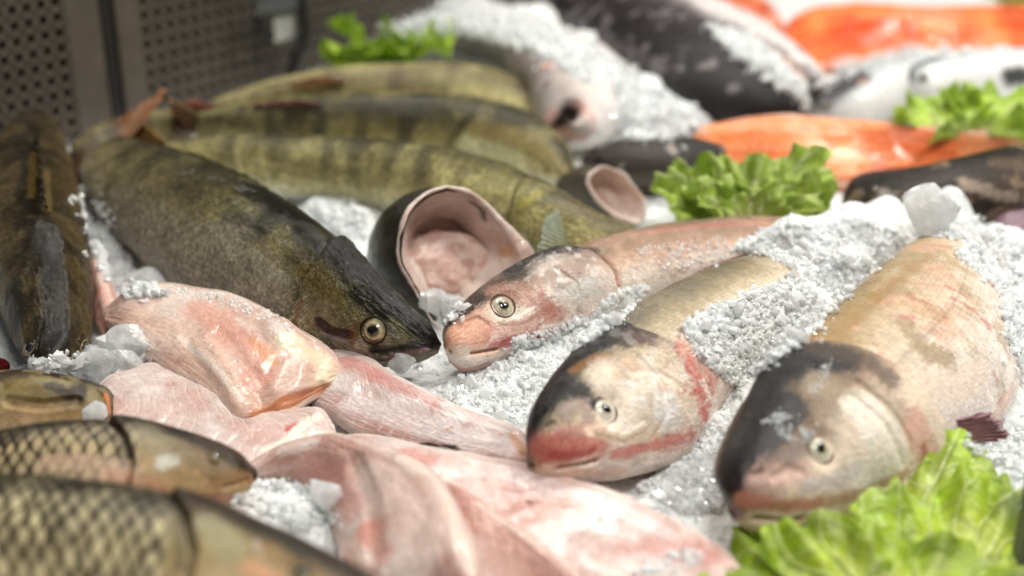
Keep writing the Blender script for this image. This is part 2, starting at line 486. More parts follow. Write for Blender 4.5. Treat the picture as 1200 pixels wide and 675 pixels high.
def add_fin(name, root, base, tip, mat, c0, c1, rays=14, thick=.0009, wave=.0012, label=None, ragged=.12, n=90):
    "a fin: membrane between a base line and a tip line (points: x, y on the plan, height), folded by its rays"
    B = crom([P(*a) for a in base], n); Tt = crom([P(*a) for a in tip], n)
    m = 40
    s = np.linspace(0, 1, m)[None, :, None]; q = np.linspace(0, 1, n)
    rag = 1 - ragged * fbm(np.stack([q * rays * 1.3, q * 0 + len(base), q * 0], -1), 3, 4)[:, None, None] * 1.5
    v = B[:, None] + (Tt - B)[:, None] * s * rag
    ds = np.gradient(v, axis=0); dt = np.gradient(v, axis=1); nn = np.cross(ds, dt); nn /= np.linalg.norm(nn, axis=-1, keepdims=True) + 1e-9
    fold = np.cos(q * rays * 2 * math.pi)[:, None]
    s2 = s[..., 0]
    off = fold * wave * (.25 + s2) + (fbm(v * 70, 3, 8) - .5) * .004 * s2
    f1 = v + nn * (off + thick / 2)[..., None]; f2 = v + nn * (off - thick / 2)[..., None]
    ring = np.concatenate([f1, f2[:, ::-1]], 1)
    cc = np.concatenate([s2 + 0 * fold, (s2 + 0 * fold)[:, ::-1]], 1)
    ff = np.concatenate([fold + 0 * s2, (fold + 0 * s2)[:, ::-1]], 1)
    nz = fbm(ring * 160, 4, 6)
    c = hexc(c0) + (hexc(c1) - hexc(c0)) * np.clip(cc + (nz - .5) * .8, 0, 1)[..., None]
    c = c * (.72 + .3 * (ff * .5 + .5) + .3 * (nz - .3))[..., None]
    f = grid_faces(n, 2 * m, True)
    V = ring.reshape(-1, 3)
    j = np.arange(m - 1); b0 = (n - 1) * 2 * m
    e1 = np.stack([j, j + 1, 2 * m - 2 - j, 2 * m - 1 - j], -1)
    f = np.vstack([f, e1[:, ::-1], e1 + b0])
    o = mesh_np(name, local(root, V), [f], mat, root, np.clip(c.reshape(-1, 3), .002, .95), np.stack([cc * .05, ff * .01], -1).reshape(-1, 2))
    if label: o['label'] = label
    return o
# ------------------------------------------------------------------ silver carp
def grad(sh, stops, warp=.18, ns=55, seed=2):
    "colour across the flank from the back (+1) to the belly (-1), with a wandering boundary"
    t = sh.ct + (fbm(sh.v0 * ns, 4, seed) - .5) * 2 * warp
    xs = [a for a, _ in stops][::-1]; cs = np.array([hexc(c) for _, c in stops])[::-1]
    sh.col = np.stack([np.interp(t, xs, cs[:, k]) for k in range(3)], -1)

def speckle(sh, c, ns, thr, a, seed=4, where=None):
    n = fbm(sh.v0 * ns, 4, seed)
    m = sstep(thr, thr + .12, n) * a
    if where is not None: m = m * where
    sh.col = sh.col + (hexc(c) - sh.col) * m[..., None]

def gill(sh, pts, h=.0022, back=.10, dark='#5b3a35', w=5, a=.7):
    "free rear edge of the gill cover: the head stands proud of the body there"
    e = sh.edge_at(pts)[None, :]
    d = e - sh.s
    m = sstep(-.004, .006, d) * sstep(back * 2.2, 0, d) * sh_front(sh)
    gr = np.exp(-((d + .007) / .006) ** 2) * sh_front(sh)
    sh.v = sh.v + sh.n * (m * h - gr * h * .55)[..., None]
    if dark:
        wv = (fbm(sh.v0 * 130, 4, 12) - .5) * .012
        k = sstep(.010, .0, np.abs(d + .004 + wv)) * a * sh_front(sh)
        sh.col = sh.col + (hexc(dark) - sh.col) * k[..., None]
    return d

def sh_front(sh):
    return sstep(-.1, .25, sh.st)

def lumpy(sh, amp=.0012, ns=38, seed=21):
    sh.v = sh.v + sh.n * ((fbm(sh.v0 * ns, 3, seed) - .5) * 2 * amp)[..., None]

def carp_scales(sh, size=.0030, a=.28):
    b, idr, dx = scales(sh.u + (fbm(sh.v0 * 40, 3, 71) - .5) * .003, sh.w, size)
    sh.col = sh.col * (1 + a * (.35 - sstep(.25, .6, b)) + a * .8 * (idr - .5))[..., None]
    lat = np.exp(-((sh.ct - .12) / .025) ** 2)
    sh.col = sh.col * (1 - .22 * lat)[..., None]

FL = {}
def start(name, first, label, cat='fish', group=None):
    root = empty(name, first); tag(root, label, cat, group); return root

# ---- carp A (rear left one of the three)
r = start('silver_carp', P(700, 400, 0), 'whole silver carp whose pink snout touches the dark zander head, blood-flecked cheek', group='silver carp lying on the ice')
sh = ribbon([(520, 405, .030), (523, 384, .040), (546, 350, .050), (586, 322, .056), (632, 301, .060), (682, 288, .062), (735, 274, .060), (800, 262, .056), (880, 257, .050), (960, 262, .040), (1030, 276, .030)],
            [(527, 424, .020), (546, 434, .014), (588, 424, .010), (632, 408, .008), (675, 392, .006), (720, 372, .004), (775, 350, .003), (840, 335, .002), (920, 320, .002), (985, 305, .005), (1035, 292, .010)],
            [.006, .014, .020, .024, .027, .029, .030, .030, .027, .020, .008], ns=520, nt=230)
grad(sh, [(1, '#86705e'), (.8, '#a88a74'), (.6, '#d0b09a'), (.35, '#ecdccd'), (-.4, '#f3e9e0'), (-1, '#ecd8ce')])
lumpy(sh)
speckle(sh, '#c99e8a', 60, .55, .4)
carp_scales(sh)
d = gill(sh, [(640, 299), (690, 297), (716, 318), (722, 345), (712, 370)], .0056, dark='#9a5048', a=.6)
hd = sstep(-.01, .02, d)
sh.paint([(560, 345), (600, 328), (650, 304), (690, 296)], 22, '#40352a', .95, .9, .5)
sh.paint([(600, 318), (640, 304), (668, 298)], 17, '#1f1c19', .95, .9, .6)
sh.paint([(645, 325), (690, 318), (700, 345), (660, 360)], 26, '#e2d2c7', .85, 1., .5)
sh.paint([(655, 345), (690, 335)], 12, '#cfd3cc', .6, .9, .6)
sh.paint([(530, 376), (556, 352), (590, 334)], 13, '#3a2c26', .92, .9, .4)
sh.paint([(600, 345), (640, 330), (700, 305)], 14, '#8a6a58', .6, 1., .8)
sh.paint([(580, 340), (620, 350), (650, 365)], 16, '#c08f7c', .55, 1., .7)
sh.paint([(520, 400), (524, 385), (540, 366)], 6, '#33241f', .85, .9, .3)
sh.paint([(535, 392), (560, 394)], 20, '#dca184', .85, .7, .3)
sh.paint([(545, 378), (560, 372), (570, 385)], 12, '#c98f78', .7, .9, .4)
sh.paint([(575, 385), (610, 385), (640, 368)], 14, '#d89a86', .6, .9, .6)
sh.paint([(575, 404), (610, 398), (650, 388), (690, 372)], 9, '#b5453f', .8, .9, .8, 160)
sh.paint([(590, 402), (618, 395)], 8, '#a85a58', .8, .9, .4)
sh.paint([(620, 398), (655, 384), (690, 372)], 3.5, '#8f1f22', .8, .9, 1., 300)
sh.paint([(630, 350), (640, 362)], 12, '#b2504a', .45, 1., 1.3, 160)
sh.paint([(530, 412), (560, 415), (585, 412)], 5, '#ecc9b4', .9, .8, .2)
sh.paint([(528, 424), (545, 432), (570, 426)], 6, '#d58f80', .8, .9, .3)
sh.paint([(722, 325), (724, 345), (716, 366)], 6, '#cc5f58', .6, .9, .7)
sh.paint([(760, 272), (820, 264), (900, 262)], 8, '#b98878', .7, .9, .5)
sh.paint([(770, 268), (860, 262)], 4, '#a05a54', .5, .9, .6)
kk = np.exp(-((sh.px - 668) ** 2 / 45 ** 2 + (sh.py - 335) ** 2 / 40 ** 2))
speckle(sh, '#f2ece6', 210, .56, .8, 41, kk); speckle(sh, '#8f8478', 240, .58, .6, 42, kk)  # pale flecks paint the cheek's wet glints into the colour
speckle(sh, '#a3272a', 260, .62, .8, 43, np.exp(-((sh.px - 655) ** 2 / 55 ** 2 + (sh.py - 388) ** 2 / 18 ** 2)))
sh.push([(526, 411), (555, 414), (584, 410)], 3.5, -.0028)
sh.paint([(526, 411), (555, 414), (584, 410)], 2.2, '#8a5246', .5, 1., .8)
sh.push([(650, 318), (672, 335), (676, 358), (664, 380)], 3.5, -.0010, nz=.3)
sh.push([(548, 366), (553, 362)], 3, -.0014)
sh.push([(588, 376), (612, 374), (626, 364)], 5, .0010)
sh.push([(548, 377), (560, 373), (570, 380)], 4, -.0012)
sh.push([(592, 357)], 21, -.0026); sh.push([(640, 350), (668, 342)], 22, .0012)
sh.push([(560, 392), (535, 396)], 18, .0015)
sh.soak([(650, 345), (690, 340)], 40); sh.soak([(545, 385), (580, 375)], 30); sh.soak([(760, 285), (860, 275)], 20)
sh.build('body', M['carp'], r, np.stack([sh.u, sh.w], -1))
add_eye(r, sh, 591, 357, 14.5, gaze=(-.05, -.06), ring='#5a4a3a', iris='#cfc9b2', inner='#8d8468', pr=.36)
FL['A'] = (r, sh)
add_fin('pelvic_fin', r, [(790, 335, .03), (820, 318, .036), (850, 306, .038)], [(810, 336, .034), (850, 320, .044), (884, 296, .046)], M['fin'], '#6f2a30', '#4a2a30', 9)

# ---- carp B (middle)
r = start('silver_carp', P(760, 500, 0), 'whole silver carp with a red mouth, half buried in ice between two other carp', group='silver carp lying on the ice')
sh = ribbon([(617, 540, .030), (618, 514, .045), (628, 476, .056), (651, 438, .061), (682, 404, .065), (718, 374, .066), (762, 347, .066), (810, 322, .063), (860, 304, .055), (905, 300, .045), (937, 316, .035)],
            [(624, 550, .022), (664, 560, .016), (720, 562, .012), (774, 540, .008), (812, 512, .005), (842, 478, .004), (872, 445, .003), (902, 415, .003), (935, 385, .003), (950, 350, .005), (945, 330, .010)],
            [.006, .015, .022, .027, .030, .032, .033, .032, .029, .022, .008], ns=540, nt=250)
grad(sh, [(1, '#5c5546'), (.8, '#857a64'), (.55, '#b8a88c'), (.25, '#e0cfb8'), (-.3, '#eedfd2'), (-1, '#eddad0')])
lumpy(sh)
speckle(sh, '#8d7a5c', 75, .54, .3)
carp_scales(sh)
d = gill(sh, [(706, 380), (745, 392), (790, 410), (815, 440), (826, 470), (806, 512)], .0066, dark='#8f4a46', a=.6)
sh.paint([(634, 474), (656, 442), (688, 410), (718, 390)], 26, '#141214', .98, .7, .4)
sh.paint([(680, 420), (725, 406), (752, 398)], 20, '#1a1719', .95, .9, .45)
sh.paint([(742, 404), (790, 408)], 14, '#77605c', .6, 1., .6)
sh.paint([(672, 436), (700, 424), (715, 425)], 8, '#8a6238', .9, .8, .35)
sh.paint([(624, 500), (638, 468), (668, 456), (694, 464)], 20, '#0e0b0d', .98, .7, .4)
sh.paint([(618, 530), (622, 505)], 7, '#1a1214', .9, .8, .3)
sh.paint([(662, 482), (684, 474), (690, 490)], 11, '#a08a86', .7, 1., .6)
sh.paint([(720, 450), (760, 455), (790, 470), (760, 495)], 36, '#eeddca', .95, .7, .3)
sh.paint([(772, 476), (780, 488)], 20, '#f4f4f0', .9, .9, .5)  # near-white patch paints the light falling on the cheek
sh.paint([(725, 440), (735, 432)], 14, '#d5b596', .6, .9, .5)
sh.paint([(636, 526), (668, 524), (700, 520)], 24, '#c4675c', .85, 1., .4)
sh.paint([(660, 506), (684, 504)], 11, '#9a625f', .6, 1., .5)
sh.paint([(650, 534), (672, 534), (696, 528)], 8, '#a5332f', .75, 1., .7)
sh.paint([(640, 548), (680, 553), (730, 550)], 6, '#eac6b4', .9, .7, .3)
sh.paint([(720, 530), (760, 520), (800, 505)], 10, '#c8605a', .75, .9, .6)
sh.paint([(690, 505), (730, 515), (760, 510)], 8, '#e8d2b6', .8, .9, .3)
sh.paint([(690, 562), (720, 560), (760, 548)], 6, '#dfb7a2', .7, .9, .4)
sh.paint([(798, 420), (806, 450), (815, 480), (818, 492)], 13, '#c8524c', .75, 1., 1.3, 120)
sh.paint([(800, 415), (835, 440)], 18, '#d98c80', .6, .9, .8)
sh.paint([(800, 385), (820, 400), (835, 420)], 10, '#6a4a50', .7, .9, .8)
speckle(sh, '#bb4a46', 190, .60, .7, 14, np.exp(-((sh.px - 815) ** 2 + (sh.py - 450) ** 2) / 45. ** 2))
kk = np.exp(-((sh.px - 760) ** 2 / 60 ** 2 + (sh.py - 460) ** 2 / 50 ** 2))
speckle(sh, '#f4efe8', 170, .57, .7, 41, kk); speckle(sh, '#b8a48c', 150, .57, .5, 42, kk)  # light flecks here are painted glints of wet skin
sh.push([(622, 545), (660, 548), (700, 540)], 4, -.0032)
sh.paint([(622, 545), (660, 548), (700, 540)], 2.6, '#7a3a34', .5, 1., .8)
sh.push([(745, 425), (768, 450), (776, 480), (764, 512)], 4, -.0011, nz=.3)
sh.push([(640, 500), (646, 496)], 3.5, -.0016)
sh.push([(700, 505), (730, 512), (752, 500)], 6, .0012)
sh.push([(713, 478)], 24, -.0030); sh.push([(770, 470)], 38, .0022)
sh.push([(645, 522), (680, 518)], 20, .0016)
sh.push([(735, 440), (760, 440), (790, 455)], 5, -.0009)
sh.soak([(740, 460), (780, 470)], 50); sh.soak([(650, 520), (700, 520)], 30); sh.soak([(700, 400), (780, 350), (860, 320)], 22)
sh.build('body', M['carp'], r, np.stack([sh.u, sh.w], -1))
add_eye(r, sh, 712, 479, 16, gaze=(.06, .05), ring='#54433d', iris='#e3e0d2', inner='#bdb8a4', pr=.36)
FL['B'] = (r, sh)

# ---- carp C (front right)
r = start('silver_carp', P(1010, 540, 0), 'large silver carp with a black crown, its chin resting on green lettuce', group='silver carp lying on the ice')
sh = ribbon([(851, 594, .034), (846, 566, .046), (850, 528, .056), (865, 485, .063), (888, 446, .067), (918, 416, .068), (952, 385, .067), (988, 352, .065), (1022, 322, .06), (1056, 294, .052), (1086, 276, .042)],
            [(858, 604, .026), (882, 622, .018), (928, 627, .014), (985, 610, .012), (1042, 582, .010), (1090, 556, .009), (1135, 520, .008), (1178, 485, .008), (1190, 425, .009), (1166, 345, .012), (1126, 288, .020)],
            [.006, .016, .025, .031, .035, .037, .038, .037, .033, .026, .012], ns=560, nt=280)
grad(sh, [(1, '#8a744c'), (.82, '#a58c60'), (.5, '#c6b090'), (.15, '#dbc8b2'), (-.35, '#e8d8cb'), (-1, '#eee2da')])
lumpy(sh)
speckle(sh, '#a08454', 60, .54, .45)
speckle(sh, '#dca890', 45, .54, .5, 8)
carp_scales(sh)
gp = [(925, 412), (958, 410), (1005, 416), (1045, 436), (1075, 462), (1094, 490), (1096, 525), (1080, 552)]
d = gill(sh, gp, .0075, back=.10, dark='#35231d', a=.9)
sh.paint([(975, 400), (1010, 365), (1050, 330), (1090, 300)], 12, '#a07c4c', .6, .9, .6)
sh.paint([(1060, 380), (1080, 410), (1110, 420)], 18, '#97825f', .65, .9, .7, 160)
sh.paint([(1080, 450), (1120, 455), (1150, 440)], 24, '#e8d4c2', .8, .8, .3)
sh.paint([(1130, 380), (1160, 420)], 16, '#e6d8cb', .7, .8, .4)
for q in ([(1060, 342), (1075, 352), (1090, 356)], [(1120, 350), (1140, 362), (1160, 385)], [(1040, 370), (1070, 372)], [(1165, 440), (1172, 470)], [(1110, 335), (1130, 345)]):
    sh.paint(q, 5.5, '#b5695c', .55, 1., 1.3, 200)
hm = sstep(-.004, .006, d)                       # inside the head only
k = sstep(.28, .55, sh.ct + (fbm(sh.v0 * 50, 4, 6) - .5) * .35) * hm
sh.col = sh.col + (hexc('#7d6a58') - sh.col) * (hm * sstep(-.25, .45, sh.ct) * .9)[..., None]
sh.col = sh.col + (hexc('#ead6c0') - sh.col) * (hm * sstep(.30, -.2, sh.ct) * .9)[..., None]
sh.paint([(858, 560), (862, 520), (880, 480), (910, 445), (945, 430), (960, 430)], 36, '#0f0e11', .98, .7, .35)
sh.paint([(870, 500), (905, 455), (950, 428), (985, 432)], 24, '#121114', .97, .8, .5)
sh.paint([(880, 530), (910, 500), (925, 480)], 26, '#111014', .97, .6, .4)
sh.paint([(960, 425), (1000, 430), (1030, 450)], 16, '#4b4038', .7, .9, .7)
sh.paint([(965, 460), (1000, 470), (1040, 490)], 24, '#a8967e', .7, .9, .6)
sh.paint([(846, 588), (852, 560)], 8, '#1a1416', .9, .7, .2)
sh.paint([(1005, 485), (1025, 510), (1040, 540), (1010, 560)], 30, '#f2e8d8', .95, .7, .3)
sh.paint([(985, 478), (1000, 490), (1012, 520)], 9, '#f0e8da', .7, .9, .5)
sh.paint([(1060, 500), (1075, 530)], 22, '#d9a796', .8, .8, .4)
sh.paint([(1072, 535), (1070, 522)], 7, '#a2523c', .7, .9, .5)
sh.paint([(890, 566), (915, 556), (940, 560)], 22, '#d2aca0', .7, 1., .7)
sh.paint([(868, 585), (900, 590), (935, 592), (960, 588)], 11, '#c27c66', .85, .8, .3)
sh.paint([(945, 570), (975, 565), (1000, 550)], 12, '#d8cdca', .75, .9, .4)
sh.paint([(970, 590), (1010, 575), (1050, 550)], 10, '#c09170', .75, .9, .4)
sh.paint([(880, 604), (930, 612), (990, 598)], 6, '#dcc39c', .85, .8, .2)
sh.paint([(920, 622), (960, 616), (985, 606)], 5, '#7a4436', .85, .8, .3)
sh.paint([(920, 535), (945, 520)], 12, '#8a7a74', .7, .9, .4)
sh.push([(856, 600), (890, 607), (940, 608)], 4.5, -.0036)
sh.paint([(856, 600), (890, 607), (940, 608)], 3, '#6a3c30', .6, 1., .8)
sh.push([(1000, 455), (1035, 485), (1056, 520), (1052, 555)], 5, -.0014, nz=.3)
sh.push([(884, 556), (892, 552)], 4, -.0018)

sh.push([(965, 524)], 26, -.0034); sh.push([(1030, 520)], 45, .0026)
sh.push([(880, 580), (915, 575)], 22, .0018)
sh.push([(995, 470), (1025, 500), (1045, 540)], 6, -.0012)
sh.push([(905, 560), (925, 548), (938, 552)], 6, -.0012)
sh.soak([(1000, 520), (1040, 500)], 50); sh.soak([(900, 580), (950, 570)], 36); sh.soak([(1010, 390), (1060, 340), (1080, 300)], 40)
sh.build('body', M['carp'], r, np.stack([sh.u, sh.w], -1))
add_eye(r, sh, 965, 524, 17.5, gaze=(-.10, .04), ring='#3c3634', iris='#e0ddc8', inner='#b9b290', pr=.36)
add_fin('pectoral_fin', r, [(1090, 500, .034), (1104, 508, .030), (1118, 514, .026)], [(1160, 480, .044), (1190, 492, .036), (1188, 518, .022)], M['fin'], '#b58a84', '#86626a', 10, ragged=.3)
FL['C'] = (r, sh)

# ------------------------------------------------------------------ zander
ZST = [(1, '#23211a'), (.8, '#3a3826'), (.5, '#5b5638'), (.1, '#776d4a'), (-.3, '#90835f'), (-.7, '#b3a686'), (-1, '#cfc4ac')]
def zander(sh, stops=ZST, bars=(), barcol='#2b291d', scale=.0026, ba=.6, mott=.6):
    grad(sh, stops, .22, 40)
    lumpy(sh, .0014, 30)
    speckle(sh, '#2c2a1c', 55, .50, mott, 31, sstep(-.8, .2, sh.ct))
    speckle(sh, '#7f7a52', 38, .54, .4, 33)
    for (s0, wd) in bars:
        wob = (fbm(sh.v0 * 28, 3, int(s0 * 100)) - .5) * .055
        m = sstep(wd, wd * .3, np.abs(sh.s - s0 + wob)) * sstep(-.45, .3, sh.ct + (fbm(sh.v0 * 80, 3, 5) - .5)) * ba
        sh.col = sh.col + (hexc(barcol) - sh.col) * m[..., None]
    sh.col = sh.col * np.array([1.78, 1.80, 1.86])
    b, idr, dx = scales(sh.u, sh.w, scale)
    sh.col = sh.col * (1.25 - .75 * sstep(.2, .55, b) + .45 * (idr - .5))[..., None]

# ---- zander D (left centre, head to the right)
r = start('zander', P(330, 360, 0), 'large dark olive zander lying on its side, gold-eyed head beside the pink carp snout', group='zander lying on the ice')
sh = ribbon([(517, 404, .028), (500, 381, .042), (472, 352, .052), (441, 322, .058), (406, 288, .062), (370, 258, .064), (326, 231, .064), (280, 207, .062), (230, 187, .058), (185, 172, .052), (150, 164, .044)],
            [(514, 414, .022), (486, 424, .014), (440, 428, .012), (398, 420, .010), (346, 402, .010), (292, 376, .010), (236, 350, .010), (185, 320, .010), (142, 280, .012), (110, 240, .016), (94, 206, .024)],
            [.004, .012, .020, .026, .031, .034, .036, .035, .030, .022, .012], ns=560, nt=300)
zander(sh, bars=[(.60, .05), (.74, .04), (.86, .03)], mott=.45)
lowflank = sstep(.2, -.7, sh.ct)
sh.paint([(300, 222), (340, 245), (385, 285), (420, 320)], 26, '#1b1a14', .9, .7, .5)
sh.paint([(270, 262), (300, 270), (320, 255)], 26, '#22211a', .8, .8, .7)
sh.paint([(345, 300), (360, 310)], 18, '#5d5127', .7, .8, .6)
sh.paint([(130, 225), (170, 245), (220, 270)], 34, '#6d6340', .6, .9, .5)
sh.paint([(130, 250), (190, 285), (260, 315), (310, 345), (250, 290)], 40, '#bdb59c', .8, 1., .5)
sh.paint([(215, 322), (280, 345), (330, 372)], 20, '#cbbfa6', .85, .9, .4)
b, idr, dx = scales(sh.u, sh.w, .0024)
k = sstep(.15, -.5, sh.ct) * sh_front(sh)
sh.col = sh.col * (1 + .35 * k[..., None]) * (1 - k * (.55 * sstep(.2, .55, b) - .5 * (idr - .5)))[..., None]
d = gill(sh, [(395, 283), (372, 312), (352, 348), (340, 385), (356, 405)], .0055, dark='#2d2618', a=.7)
sh.paint([(400, 300), (440, 335), (480, 370), (505, 395)], 17, '#12110f', .95, .6, .4)
sh.paint([(425, 345), (450, 365)], 16, '#1d1b14', .9, .8, .4)
sh.paint([(360, 320), (375, 335), (395, 360)], 18, '#6b5a24', .75, .8, .7)
sh.paint([(358, 355), (352, 378), (345, 392)], 7, '#9b6f56', .8, .7, .3)
sh.paint([(370, 372), (385, 366)], 15, '#b59f7c', .7, .9, .5)
sh.paint([(378, 376), (392, 388), (410, 392)], 7, '#4a2730', .9, .8, .3)
sh.paint([(382, 390), (410, 400), (432, 400)], 4, '#b9a5a0', .8, .8, .4)
sh.paint([(350, 402), (390, 408), (430, 412)], 8, '#c6a295', .8, .9, .4)
sh.paint([(415, 398), (420, 382)], 6, '#82502e', .7, .9, .5)
sh.paint([(440, 410), (470, 408), (500, 402)], 8, '#2a1d20', .9, .8, .3)
sh.paint([(446, 419), (470, 414), (500, 409)], 4.5, '#8f6a6c', .9, .8, .3)
sh.paint([(460, 426), (490, 420), (508, 412)], 4, '#b9a182', .8, .8, .3)
sh.push([(436, 412), (470, 408), (512, 404)], 4, -.0016)
sh.push([(446, 419), (470, 415), (505, 409)], 4, .0012)
sh.push([(438, 386)], 24, -.0018)
sh.push([(378, 376), (395, 388), (412, 392)], 6, -.002)
sh.push([(356, 350), (348, 380), (344, 398)], 6, -.0022)
sh.push([(420, 345), (460, 372)], 9, .0012)
hm = sstep(0, .02, d) * sstep(.2, .6, sh.ct)
sh.v = sh.v + sh.n * (hm * (fbm(np.stack([sh.u * 170, sh.w * 420, sh.u * 0], -1), 6, 41, .62) - .5) * .0034)[..., None]
sh.wet[:] = .30
sh.soak([(360, 270), (400, 295), (440, 330), (480, 368), (508, 398)], 26, 1.)
sh.soak([(460, 395), (500, 405)], 20, 1.); sh.soak([(210, 200), (300, 225)], 12, .8)
body = sh.build('body', M['zander_wet'], r, np.stack([sh.u, sh.w], -1))
add_eye(r, sh, 438, 387, 15.5, ring='#241c14', iris='#b5aa84', inner='#5f5534', pr=.40, red='#8e2a1c')
add_fin('tail_fin', r, [(150, 165, .046), (122, 185, .034), (94, 206, .024)], [(202, 98, .085), (172, 112, .07), (112, 160, .05)], M['fin'], '#5a482e', '#94623c', 12, ragged=.25)
add_fin('dorsal_fin', r, [(184, 173, .052), (230, 188, .058), (280, 208, .062), (326, 232, .064)], [(172, 163, .054), (236, 181, .063), (286, 202, .067), (330, 230, .066)], M['fin'], '#2a271c', '#15140f', 11, ragged=.35)
FL['D'] = (r, sh)

# ---- zander E (left edge, facing us, seen from above)
r = start('zander', P(60, 330, 0), 'dark zander pointing straight at the viewer with both eyes visible, at the left edge', group='zander lying on the ice')
sh = ribbon([(62, 437, .018), (76, 428, .022), (100, 408, .026), (108, 372, .030), (108, 330, .032), (104, 285, .034), (97, 242, .036), (87, 200, .038), (76, 168, .04), (66, 148, .04)],
            [(54, 438, .016), (38, 430, .020), (22, 408, .026), (4, 372, .030), (-12, 330, .032), (-24, 285, .034), (-26, 242, .036), (-14, 200, .038), (12, 168, .04), (34, 150, .04)],
            [.003, .014, .025, .034, .040, .042, .042, .038, .030, .016], ns=460, nt=300)
grad(sh, [(1, '#6b5c3c'), (.7, '#4a4129'), (.3, '#3b3524'), (0, '#2d2a22'), (-.3, '#3b3422'), (-.7, '#54482c'), (-1, '#6f6240')], .2, 40)
lumpy(sh, .0014, 30)
speckle(sh, '#1d1a12', 50, .5, .6, 31); speckle(sh, '#6f6446', 38, .55, .4, 33)
b, idr, dx = scales(sh.u, sh.w, .0022)
sh.col = sh.col * np.array([1.7, 1.58, 1.45]) * (1.2 - .6 * sstep(.2, .55, b) + .4 * (idr - .5))[..., None]
sh.paint([(58, 262), (62, 300), (66, 340), (68, 390), (66, 420)], 15, '#1b1918', .85, .8, .5)
sh.paint([(58, 270), (62, 300)], 15, '#3a3a38', .7, .9, .4)
sh.paint([(12, 340), (20, 365)], 22, '#17150f', .8, .8, .6)
sh.paint([(96, 330), (100, 380)], 10, '#655634', .7, .9, .5)
sh.paint([(40, 180), (36, 230)], 6, '#9a8140', .7, .9, .4)
sh.paint([(56, 200), (56, 245)], 6, '#9a8250', .6, .9, .4)
sh.push([(40, 300), (30, 350), (36, 400)], 9, -.0016)
sh.push([(86, 310), (90, 350), (88, 395)], 9, -.0016)
sh.wet[:] = .12
sh.soak([(60, 265), (64, 310), (66, 360), (64, 420)], 20, 1.)
hm = sstep(285, 320, sh.py) * sstep(.5, .2, np.abs(sh.ct))
sh.v = sh.v + sh.n * (hm * (fbm(np.stack([sh.u * 200, sh.w * 360, sh.u * 0], -1), 6, 43, .62) - .5) * .0034)[..., None]
sh.build('body', M['zander_wet'], r, np.stack([sh.u, sh.w], -1))
sh.n[:] = sh.normals()
add_eye(r, sh, 34, 407, 9.5, ring='#8b7a5c', iris='#3a3a3c', inner='#2a2c30', pr=.5)
add_eye(r, sh, 98, 408, 9.5, ring='#8b7a5c', iris='#3a3a3c', inner='#2a2c30', pr=.5)
add_fin('dorsal_fin', r, [(54, 248, .078), (50, 215, .078), (46, 180, .072), (45, 166, .068)], [(52, 240, .083), (47, 205, .094), (42, 165, .096), (42, 150, .088)], M['fin'], '#6a5830', '#1c1a16', 10, ragged=.35)
FL['E'] = (r, sh)

# ---- zander F (behind the cut fish, head to the right)
r = start('zander', P(520, 240, 0), 'olive zander directly behind the large hollow cut fish, bluish fin at its gill', group='zander lying on the ice')
sh = ribbon([(788, 300, .030), (742, 266, .045), (692, 244, .056), (642, 216, .061), (592, 192, .063), (532, 174, .063), (470, 165, .061), (400, 160, .058), (320, 157, .054), (250, 158, .050), (195, 166, .045)],
            [(784, 306, .026), (744, 318, .015), (690, 324, .010), (640, 318, .008), (590, 305, .006), (530, 280, .005), (470, 252, .004), (400, 237, .004), (330, 232, .006), (255, 222, .010), (195, 200, .020)],
            [.005, .016, .024, .029, .031, .031, .030, .028, .025, .020, .010], ns=460, nt=190)
zander(sh, [(1, '#35321f'), (.75, '#565133'), (.4, '#787047'), (0, '#8d8355'), (-.4, '#a0966a'), (-.75, '#c2bb98'), (-1, '#d6d2bb')], bars=[(.47, .022), (.55, .022), (.63, .022), (.70, .02), (.78, .022), (.86, .02)], scale=.0024, ba=.62, mott=.35)
d = gill(sh, [(620, 208), (600, 240), (596, 275), (606, 300)], .0028, dark='#54502f', a=.5)
sh.paint([(580, 205), (620, 240), (600, 270)], 20, '#7f7a40', .5, .9, .7)
sh.paint([(660, 232), (700, 256), (735, 278)], 14, '#5a5238', .8, .9, .6)
sh.paint([(630, 232), (615, 240)], 10, '#a79a3c', .5, .9, .7)
sh.build('body', M['zander'], r, np.stack([sh.u, sh.w], -1))
add_fin('pectoral_fin', r, [(664, 300, .032), (680, 288, .036), (690, 275, .040)], [(628, 296, .050), (634, 262, .060), (646, 246, .060)], M['fin'], '#76734a', '#8f9a8a', 12, ragged=.08, wave=.0004)
add_fin('tail_fin', r, [(196, 168, .044), (194, 184, .03), (196, 198, .02)], [(150, 128, .06), (132, 160, .04), (128, 196, .02)], M['fin'], '#6a5332', '#9a7a48', 12, ragged=.25)
FL['F'] = (r, sh)

r = start('zander', P(110, 190, 0), 'brown tail half of a zander, wedged between the facing zander and the large dark one', group='zander lying on the ice')
sh = ribbon([(70, 190, .03), (92, 172, .046), (130, 152, .052), (180, 138, .05), (230, 126, .04)], [(78, 214, .012), (104, 212, .008), (146, 190, .006), (190, 172, .006), (232, 150, .012)], [.008, .018, .022, .018, .008], ns=240, nt=130)
zander(sh, [(1, '#3d2f1e'), (.4, '#5f4a30'), (-.3, '#7d694c'), (-1, '#b8a88c')], mott=.4)
sh.paint([(104, 200), (120, 192), (134, 184)], 8, '#d8cfc0', .85, .9, .5)
sh.build('body', M['zander'], r, np.stack([sh.u, sh.w], -1))

